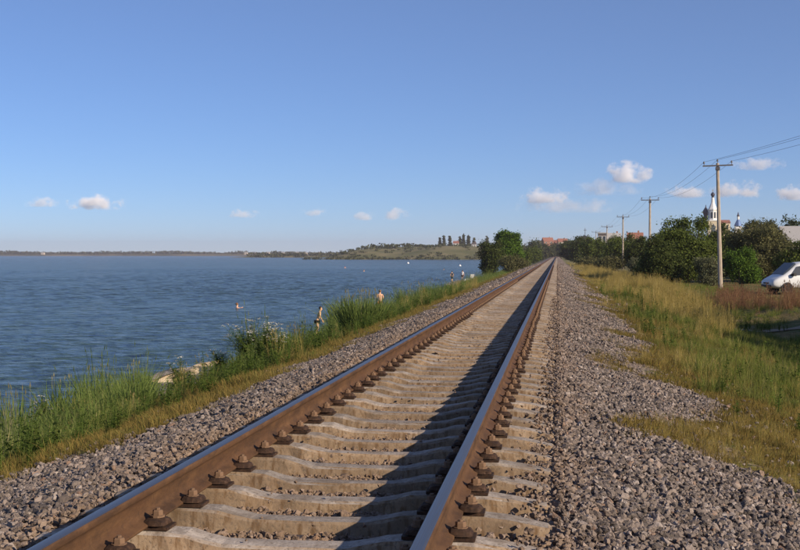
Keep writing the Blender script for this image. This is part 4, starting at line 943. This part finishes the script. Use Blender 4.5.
# ------------------------------------------------------------------ van
M['van_paint'] = plain('white_van_paint', (.60, .62, .64), .3, var=.03, spec=.5); M['tyre'] = plain('black_tyre', (.02, .02, .02), .85); M['rim'] = plain('silver_rim', (.60, .60, .61), .4, .1); M['trim'] = plain('dark_plastic_trim', (.03, .03, .032), .6); M['lamp'] = plain('clear_headlamp', (.65, .67, .70), .12, spec=.7)
def van(loc, rz):
    root = empty('parked_van', loc, rz, 'white van parked by the bushes, cut off by the right edge', 'van')
    #      x, zbot, zbelt, zroof, w_bot, w_belt, w_roof
    S = [(-2.25, .55, 1.0, 1.55, .74, .78, .60), (-2.15, .38, 1.05, 1.82, .82, .86, .68), (-1.2, .30, 1.06, 1.90, .86, .89, .72), (.2, .28, 1.06, 1.90, .86, .89, .73), (.75, .28, 1.05, 1.82, .86, .89, .72), (1.25, .28, 1.04, 1.42, .86, .88, .74), (1.62, .28, .99, 1.12, .85, .87, .76), (2.0, .30, .88, .95, .83, .85, .70), (2.28, .36, .74, .80, .76, .78, .60), (2.36, .44, .62, .66, .64, .66, .5)]
    V = []; Fq = []
    for (x, zb, zl, zr, wb, wl, wr) in S:
        half = [(0, zb), (wb * .8, zb), (wb, zb + .12), (wl, (zb + zl) * .55), (wl * .99, zl), (wr + (wl - wr) * .15, zl + (zr - zl) * .82), (wr * .72, zr), (0, zr + .015)]
        V += [(x, -y, z) for y, z in half] + [(x, y, z) for y, z in half[1:-1][::-1]]
    n = 14
    for i in range(len(S) - 1): Fq += [(i * n + k, i * n + (k + 1) % n, (i + 1) * n + (k + 1) % n, (i + 1) * n + k) for k in range(n)]
    Fq.append(tuple(range(n))[::-1]); Fq.append(tuple((len(S) - 1) * n + k for k in range(n)))
    body = link('body', mesh('body', V, Fq, M['van_paint'], True), root)
    md = body.modifiers.new('round', 'SUBSURF'); md.levels = 1; md.render_levels = 2
    def side(x, t):                     # a point on the side glass plane: t=0 belt, 1 roof edge
        xs = [s_[0] for s_ in S]; f = lambda k: float(np.interp(x, xs, [s_[k] for s_ in S])); wl, wr, zl, zr = f(5), f(6), f(2), f(3)
        return (x, wl * .99 + (wr + (wl - wr) * .15 - wl * .99) * t + .012, zl + (zr - zl) * .82 * t)
    for sg in (-1, 1):
        for (xa, xb, xc2) in ((-1.95, -.85, -.85), (-.78, .25, .25), (.32, 1.30, .80)):
            pts = [side(xa, .08), side(xb, .08), side(xc2, .92), side(xa, .92)]; o = [(x, sg * y, z) for x, y, z in pts]; i = [(x, sg * (y - .05), z) for x, y, z in pts]
            MB().add(o + i, [(0, 1, 2, 3), (7, 6, 5, 4)] + [(k, 4 + k, 4 + (k + 1) % 4, (k + 1) % 4) for k in range(4)]).build('side_window', M['glass'], root)
        MB().box(1.0, 1.16, *sorted((sg * .93, sg * 1.10)), 1.04, 1.22).build('wing_mirror', M['trim'], root)
        MB().add([(2.05, sg * .80, .78), (2.27, sg * .64, .70), (2.33, sg * .56, .58), (2.10, sg * .83, .62), (2.0, sg * .74, .78), (2.2, sg * .56, .70), (2.25, sg * .5, .58), (2.0, sg * .76, .62)], [(0, 1, 2, 3), (7, 6, 5, 4), (0, 4, 5, 1), (1, 5, 6, 2), (2, 6, 7, 3), (3, 7, 4, 0)]).build('headlight', M['lamp'], root)
        d = MB().box(-.80, -.775, *sorted((sg * .885, sg * .905)), .45, 1.05); d.box(.27, .295, *sorted((sg * .885, sg * .905)), .45, 1.05).build('door_seam', M['trim'], root)
        for wx in (-1.45, 1.45):
            w = empty('wheel', (wx, sg * .83, .31)); w.parent = root; w.rotation_euler = (R(90), 0, 0)
            MB().lathe([(.20, -.10), (.28, -.105), (.31, -.07), (.31, .07), (.28, .105), (.20, .10)], (0, 0, 0), 20).build('tyre', M['tyre'], w, True)
            MB().lathe([(.03, -.09), (.19, -.10), (.20, -.112), (.20, .112), (.19, .10), (.03, .09)], (0, 0, 0), 16).build('rim', M['rim'], w)
            MB().lathe([(.37, -.05), (.37, .05)], (0, 0, 0), 18).build('wheel_arch', M['trim'], w)
    ws = [(1.62, -.70, 1.13), (1.62, .70, 1.13), (.84, .62, 1.80), (.84, -.62, 1.80)]
    MB().add([(x + .03, y, z + .03) for x, y, z in ws] + [(x - .05, y, z - .05) for x, y, z in ws], [(0, 1, 2, 3), (7, 6, 5, 4)] + [(k, 4 + k, 4 + (k + 1) % 4, (k + 1) % 4) for k in range(4)]).build('windscreen', M['glass'], root)
    MB().box(2.2, 2.40, -.55, .55, .40, .52).build('bumper', M['trim'], root); MB().box(2.28, 2.375, -.32, .32, .58, .66).build('grille', M['trim'], root)
vf = atY(769.5, 285, 70); fwd = Vector((math.cos(R(197)), math.sin(R(197)), 0)); vc = Vector((vf.x, vf.y, 0)) - fwd * 2.2 + Vector((0, .3, 0))
van((vc.x, vc.y, hz(vc.x, vc.y) + .02), R(197))

# ------------------------------------------------------------------ people
def skin_mesh(name, verts, radii, edges, mat, sub=2):
    me = bpy.data.meshes.new(name); me.from_pydata([tuple(v) for v in verts], edges, []); me.update()
    o = bpy.data.objects.new(name, me); COL.objects.link(o)
    o.modifiers.new('skin', 'SKIN').use_smooth_shade = True
    for i, d in enumerate(me.skin_vertices[0].data):
        r = radii[i]; d.radius = r if isinstance(r, tuple) else (r, r); d.use_root = (i == 0)
    sm = o.modifiers.new('sub', 'SUBSURF'); sm.levels = sub; sm.render_levels = sub
    dg = bpy.context.evaluated_depsgraph_get(); out = bpy.data.meshes.new_from_object(o.evaluated_get(dg)); out.name = name
    bpy.data.objects.remove(o); bpy.data.meshes.remove(me)
    out.materials.clear(); out.materials.append(mat); return out
M['skin_tan'] = plain('tanned_skin', (.60, .38, .21), .55, var=.06); M['skin_fair'] = plain('fair_skin', (.62, .37, .24), .55, var=.06); M['hair_dark'] = plain('dark_hair', (.03, .02, .015), .6); M['hair_brown'] = plain('brown_hair', (.16, .085, .04), .6)
M['cloth_black'] = plain('black_swimwear', (.015, .015, .018), .7); M['cloth_white'] = plain('white_cotton', (.75, .75, .74), .8, var=.05); M['cloth_navy'] = plain('dark_navy_cloth', (.03, .035, .06), .8); M['cloth_red'] = plain('red_swimwear', (.40, .06, .04), .7)
def person(loc, rz, H_, label, skin, hair, wear, pose='stand', group=None):
    """local +y is forward; joints in units of standing height"""
    root = empty('person', loc, rz, label, 'person', group)
    lean = {'stand': .0, 'bend': .10, 'hunch': .05}[pose]
    J = {'pelvis': (0, 0, .52), 'waist': (0, lean * .3, .60), 'chest': (0, lean * .7 - .005, .72), 'collar': (0, lean, .805), 'neck': (0, lean * 1.1 + .005, .85), 'jaw': (0, lean * 1.2 + .018, .89), 'skull': (0, lean * 1.2 + .008, .94), 'crown': (0, lean * 1.2 + .002, .985), 'nose': (0, lean * 1.2 + .066, .918)}
    Rd = {'pelvis': (.088, .062), 'waist': (.072, .055), 'chest': (.088, .062), 'collar': (.055, .042), 'neck': .029, 'jaw': .042, 'skull': (.046, .055), 'crown': (.030, .036), 'nose': .010}
    E = [('pelvis', 'waist'), ('waist', 'chest'), ('chest', 'collar'), ('collar', 'neck'), ('neck', 'jaw'), ('jaw', 'skull'), ('skull', 'crown'), ('jaw', 'nose')]
    for sg, n in ((-1, 'l'), (1, 'r')):
        st = .02 if sg > 0 else -.015
        J.update({'hip' + n: (sg * .052, 0, .485), 'thigh' + n: (sg * .056, st * .4, .39), 'knee' + n: (sg * .056, st + .008, .28), 'calf' + n: (sg * .056, st - .006, .20), 'ankle' + n: (sg * .056, st - .004, .045), 'heel' + n: (sg * .056, st - .02, .022), 'toe' + n: (sg * .066, st + .095, .014), 'ear' + n: (sg * .048, J['skull'][1] - .002, .925)})
        Rd.update({'hip' + n: .055, 'thigh' + n: .050, 'knee' + n: .034, 'calf' + n: .034, 'ankle' + n: .020, 'heel' + n: .020, 'toe' + n: (.022, .013), 'ear' + n: .010})
        E += [('pelvis', 'hip' + n), ('hip' + n, 'thigh' + n), ('thigh' + n, 'knee' + n), ('knee' + n, 'calf' + n), ('calf' + n, 'ankle' + n), ('ankle' + n, 'heel' + n), ('heel' + n, 'toe' + n), ('skull', 'ear' + n)]
        cy = lean
        if pose == 'stand': el, wr = (sg * .150, cy - .02, .635), (sg * .150, cy + .02, .495)
        elif pose == 'bend': el, wr = (sg * .140, cy + .005, .640), (sg * .110, cy + .075, .525)
        else: el, wr = (sg * .142, cy + .005, .640), (sg * .085, cy + .105, .585)
        sh = (sg * .105, cy * .95, .795); d = (Vector(wr) - Vector(el)).normalized(); pm_ = Vector(wr) + d * .045
        J.update({'sh' + n: sh, 'el' + n: el, 'wr' + n: wr, 'palm' + n: tuple(pm_)}); Rd.update({'sh' + n: .036, 'el' + n: .024, 'wr' + n: .016, 'palm' + n: (.021, .012)})
        E += [('collar', 'sh' + n), ('sh' + n, 'el' + n), ('el' + n, 'wr' + n), ('wr' + n, 'palm' + n)]
        ac = Vector((0, 1, 0)) - d * d.y; ac.normalize()
        for k in range(4):
            L = (.036, .044, .047, .041)[k]; kn = pm_ + ac * (.018 - .012 * k) + d * .012; tip = kn + d * L + Vector((-sg * .012, 0, 0))
            J['kn%d' % k + n] = tuple(kn); J['tip%d' % k + n] = tuple(tip); Rd['kn%d' % k + n] = .0055; Rd['tip%d' % k + n] = .0045; E += [('palm' + n, 'kn%d' % k + n), ('kn%d' % k + n, 'tip%d' % k + n)]
        th = pm_ - d * .025 + ac * .024; J['th' + n] = tuple(th); J['tt' + n] = tuple(th + d * .035 + ac * .010); Rd['th' + n] = .007; Rd['tt' + n] = .0055; E += [('palm' + n, 'th' + n), ('th' + n, 'tt' + n)]
    names = list(J); ix = {k: i for i, k in enumerate(names)}
    sc = lambda r, f=1.0: tuple(x * H_ * f for x in r) if isinstance(r, tuple) else r * H_ * f
    link('body', skin_mesh('body', [Vector(J[k]) * H_ for k in names], [sc(Rd[k]) for k in names], [(ix[a], ix[b]) for a, b in E], M[skin]), root)
    def garment(nm, keys, edges, mat, f=1.14, cut=None):
        kx = {k: i for i, k in enumerate(keys)}; P = [Vector(cut[k] if cut and k in cut else J[k]) * H_ for k in keys]
        link(nm, skin_mesh(nm, P, [sc(Rd[k], f) for k in keys], [(kx[a], kx[b]) for a, b in edges], M[mat]), root)
    for w, mat in wear.items():
        mid = {k + n: tuple(Vector(J['hip' + n]).lerp(Vector(J['knee' + n]), .45)) for n in 'lr' for k in ('thigh',)}
        if w == 'trunks': garment('swim_trunks', ['pelvis', 'hipl', 'hipr', 'thighl', 'thighr'], [('pelvis', 'hipl'), ('pelvis', 'hipr'), ('hipl', 'thighl'), ('hipr', 'thighr')], mat, 1.16, mid)
        if w == 'top': garment('bikini_top', ['chest', 'collar'], [('chest', 'collar')], mat, 1.10, {'collar': tuple(Vector(J['chest']) + Vector((0, 0, .03)))})
        if w == 'shirt': garment('shirt', ['chest', 'waist', 'pelvis', 'collar', 'shl', 'shr', 'ell', 'elr'], [('chest', 'waist'), ('waist', 'pelvis'), ('chest', 'collar'), ('collar', 'shl'), ('collar', 'shr'), ('shl', 'ell'), ('shr', 'elr')], mat, 1.16, {'ell': tuple(Vector(J['shl']).lerp(Vector(J['ell']), .6)), 'elr': tuple(Vector(J['shr']).lerp(Vector(J['elr']), .6))})
        if w == 'trousers': garment('trousers', ['pelvis', 'hipl', 'hipr', 'kneel', 'kneer', 'anklel', 'ankler'], [('pelvis', 'hipl'), ('pelvis', 'hipr'), ('hipl', 'kneel'), ('hipr', 'kneer'), ('kneel', 'anklel'), ('kneer', 'ankler')], mat, 1.2)
    hc = Vector(J['skull']) * H_ + Vector((0, -.010 * H_, .012 * H_)); b = bmesh.new(); bmesh.ops.create_uvsphere(b, u_segments=14, v_segments=10, radius=1.0)
    for v in b.verts: v.co = Vector((v.co.x * .053 * H_, v.co.y * .061 * H_, v.co.z * .056 * H_)) + hc
    for v in [v for v in b.verts if v.co.y > hc.y + .035 * H_ and v.co.z < hc.z + .014 * H_ or v.co.z < hc.z - .035 * H_ - (.03 * H_ if v.co.y < hc.y else 0)]: b.verts.remove(v)
    me = bpy.data.meshes.new('hair'); b.to_mesh(me); b.free(); me.materials.append(M[hair]); me.polygons.foreach_set('use_smooth', [True] * len(me.polygons)); link('hair', me, root)
    return root
def stand(px, Y, dz=0):
    p = on(px, Y); p.z = max(p.z, WATER_Z - .15) + dz; return p
person(stand(317, 61), R(-75), 1.58, 'bather in black trunks standing beside the tall reeds', 'skin_tan', 'hair_dark', {'trunks': 'cloth_black'}, 'bend')
person(stand(380, 76), R(10), 1.68, 'bather seen from behind at the shore beyond the tall reeds', 'skin_fair', 'hair_brown', {'trunks': 'cloth_red'}, 'hunch')
person(stand(452, 178), R(30), 1.70, 'distant person in dark clothes standing at the water', 'skin_tan', 'hair_dark', {'shirt': 'cloth_navy', 'trousers': 'cloth_navy'}, 'stand')
person(stand(462.5, 176), R(-20), 1.66, 'distant person in a white top on the beach', 'skin_fair', 'hair_dark', {'shirt': 'cloth_white', 'trunks': 'cloth_black'}, 'stand')
def swimmer(px, py, label, hair, sc=1.0, group='swimmers in the bay'):
    p = atZ(px, py, WATER_Z); root = empty('person', p, random.uniform(0, 6.28), label, 'person', group)
    V = [(0, 0, -.30), (0, 0, -.12), (0, 0, .02), (0, .012, .12), (0, .02, .19), (0, .01, .27), (0, .0, .33), (-.18, 0, .0), (.18, 0, .0), (-.32, .20, -.03), (.32, .20, -.03), (-.28, .42, .05), (.26, .40, -.05)]
    r = [(.17, .11), (.17, .11), (.10, .08), .055, .075, (.082, .095), (.05, .06), .065, .065, .045, .045, .030, .030]
    link('body', skin_mesh('body', [Vector(v) * sc for v in V], [tuple(x * sc for x in q_) if isinstance(q_, tuple) else q_ * sc for q_ in r], [(0, 1), (1, 2), (2, 3), (3, 4), (4, 5), (5, 6), (2, 7), (2, 8), (7, 9), (8, 10), (9, 11), (10, 12)], M['skin_fair'], 1), root)
    MB().lathe([(.099 * sc, .23 * sc), (.104 * sc, .29 * sc), (.085 * sc, .345 * sc), (.02 * sc, .375 * sc)], (0, -.008, 0), 12).build('hair', M[hair], root, True)
swimmer(237, 308, 'swimmer nearest the viewer, out in the open water', 'hair_brown', 1.15); swimmer(364, 271.5, 'right-hand one of two swimmers far out', 'hair_brown', 1.3); swimmer(345, 268, 'left-hand one of two swimmers far out', 'cloth_red', 1.3); swimmer(444, 270, 'swimmer close to the distant people on the beach', 'hair_dark', 1.2)
M['float'] = plain('white_float', (.8, .8, .8), .5, var=.04)
for i, (px, py) in enumerate([(450, 257.8), (464, 258.2), (408, 263.5), (460, 266)]):
    p = atZ(px, py, WATER_Z); r = .0011 * p.y; root = empty('buoy', p, 0, ['white buoy closest to the headland', 'white buoy right of the farthest buoy', 'white buoy alone in mid bay', 'white buoy off the beach people'][i], 'buoy', 'white buoys in the bay')
    MB().lathe([(r * .2, -r * .6), (r * .8, -r * .35), (r, 0), (r * .85, r * .5), (r * .4, r * .9), (r * .25, r * 1.2)], (0, 0, 0), 10).build('float_body', M['float'], root, True); MB().tube([(0, 0, r * 1.1), (0, 0, r * 1.6)], r * .12, 5).build('ring', M['steel'], root)

# ------------------------------------------------------------------ boat and chair on the beach
def boat(loc, rz):
    root = empty('upturned_boat', loc, rz, 'small white boat lying upside down on the beach', 'boat')
    V = []; Fq = []; st = np.linspace(-1.2, 1.2, 9); n = 7
    for x in st:
        t = (x + 1.2) / 2.4; w = .52 * math.sin(math.pi * min(1, .25 + .75 * (1 - t) * 1.0)) if t > .4 else .48; w = .50 * (1 - max(0, (t - .45) / .55) ** 2) + .01; hh = .38 - .06 * t
        for k in range(n):
            a = math.pi * k / (n - 1); V.append((x, math.cos(a) * w, .12 + math.sin(a) ** .8 * hh))
    for i in range(8): Fq += [(i * n + k, i * n + k + 1, (i + 1) * n + k + 1, (i + 1) * n + k) for k in range(n - 1)]
    Fq.append(tuple(range(n)))
    h = link('hull', mesh('hull', V, Fq, M['float'], True), root); h.modifiers.new('thick', 'SOLIDIFY').thickness = .03
    MB().box(-1.15, .9, -.02, .02, .48, .54).build('keel', M['float'], root)
    for x in (-.7, .6): MB().box(x - .08, x + .08, -.4, .4, -.05, .12).build('support_block', M['bark'], root)
boat(hit(474, 283), R(-12))
def beach_chair(loc, rz):
    root = empty('beach_chair', loc, rz, 'white plastic beach chair beside the upturned boat', 'chair')
    MB().box(-.28, .28, -.26, .26, .38, .42).build('seat', M['float'], root); MB().add([(-.28, .24, .42), (.28, .24, .42), (.28, .44, 1.0), (-.28, .44, 1.0), (-.28, .28, .42), (.28, .28, .42), (.28, .48, 1.0), (-.28, .48, 1.0)], [(3, 2, 1, 0), (4, 5, 6, 7), (0, 1, 5, 4), (1, 2, 6, 5), (2, 3, 7, 6), (3, 0, 4, 7)]).build('backrest', M['float'], root)
    for x in (-.25, .25):
        for y in (-.23, .23): MB().tube([(x, y, .38), (x * 1.1, y * 1.15, -.03)], .022, 6).build('leg', M['float'], root)
        MB().box(x - .025, x + .025, -.28, .30, .60, .64).build('armrest', M['float'], root)
beach_chair(stand(471.5, 168), R(200))

# ------------------------------------------------------------------ clouds
def cloud(px, py, hw, hh, dens, label, seed, Y=9000):
    c = atY(px, py, Y); s = Y / F; rx, rz = hw * s * 1.1, hh * s * 1.1; ry = (rx + rz) * .5
    b = bmesh.new(); bmesh.ops.create_icosphere(b, subdivisions=3, radius=1.0)
    for v in b.verts: v.co = Vector((v.co.x * rx, v.co.y * ry, v.co.z * rz))
    me = bpy.data.meshes.new('cloud'); b.to_mesh(me); b.free()
    m = bpy.data.materials.new('cloud_vapour'); m.use_nodes = True; t = NT(m.node_tree); t.n.clear()
    P = opos(t); u = t.vmath('MULTIPLY', P, (1 / rx, 1 / ry, 1 / rz)); r = t.vmath('LENGTH', u)
    off = t.vmath('ADD', t.vmath('MULTIPLY', P, (1 / rz, 1 / rz, 1.15 / rz)), (seed * 7.3, seed * 3.1, 0))
    nz = t.noise(off, 1.0, 8, .66); z = t.new('ShaderNodeSeparateXYZ', {0: u}).outputs[2]
    f = t.math('ADD', t.math('SUBTRACT', .62, r), t.math('MULTIPLY', t.math('SUBTRACT', nz, .5), 3.0))
    f = t.math('MULTIPLY', t.maprange(f, .0, .38), t.maprange(r, 1.0, .8)); f = t.math('MULTIPLY', f, t.maprange(z, -.55, -.30))
    v = t.new('ShaderNodeVolumePrincipled', {'Color': (.97, .97, .98), 'Density': t.math('MULTIPLY', f, dens * .75 / rz), 'Anisotropy': -.25})
    t.new('ShaderNodeOutputMaterial', {'Volume': v.outputs[0]}); me.materials.append(m)
    tag(link('cloud', me, None, c), label, 'cloud', 'small fair-weather clouds')
for i, a in enumerate([(628, 175, 25, 16, 3.0, 'brightest puffy cloud above the second power pole'), (604, 189, 40, 13, .5, 'dim grey cloud under the brightest puffy cloud'), (545, 197, 30, 12, 1.6, 'long white cloud left of the brightest cloud'), (690, 192, 30, 11, 1.2, 'white cloud just left of the tallest power pole'), (738, 191, 30, 13, 1.8, 'white cloud just right of the tallest power pole'), (793, 194, 26, 12, 2.0, 'white cloud at the right edge of the sky'), (756, 165, 30, 10, .8, 'faint cloud below the overhead wires'), (96, 204, 34, 12, 1.8, 'brightest cloud above the far shore on the left'), (42, 203, 22, 8, .6, 'faint cloud near the left edge'), (396, 215, 17, 10, 1.0, 'small cloud above the headland'), (363, 217, 16, 7, .7, 'smaller cloud left of the one above the headland'), (314, 213, 16, 7, .6, 'faint small cloud over the middle of the bay'), (244, 214, 18, 8, .7, 'small cloud over the far shore houses'), (565, 207, 62, 12, .34, 'pale flat cloud bank above the brick houses')]):
    cloud(*a, i + 1)
SC.cycles.volume_bounces = 8; SC.cycles.diffuse_bounces = 4; SC.cycles.glossy_bounces = 4; SC.cycles.transmission_bounces = 6

# ------------------------------------------------------------------ haze over the water
hb = MB().box(-5200, 5200, -80, 5200, -12, 62).build('haze', None); tag(hb, 'thin summer haze over the water and land', kind='stuff')
hm = bpy.data.materials.new('haze_air'); hm.use_nodes = True; t = NT(hm.node_tree); t.n.clear()
t.new('ShaderNodeOutputMaterial', {'Volume': t.new('ShaderNodeVolumePrincipled', {'Color': (.82, .76, .86), 'Density': 1.3e-4, 'Anisotropy': .2}).outputs[0]})
hb.data.materials.append(hm)
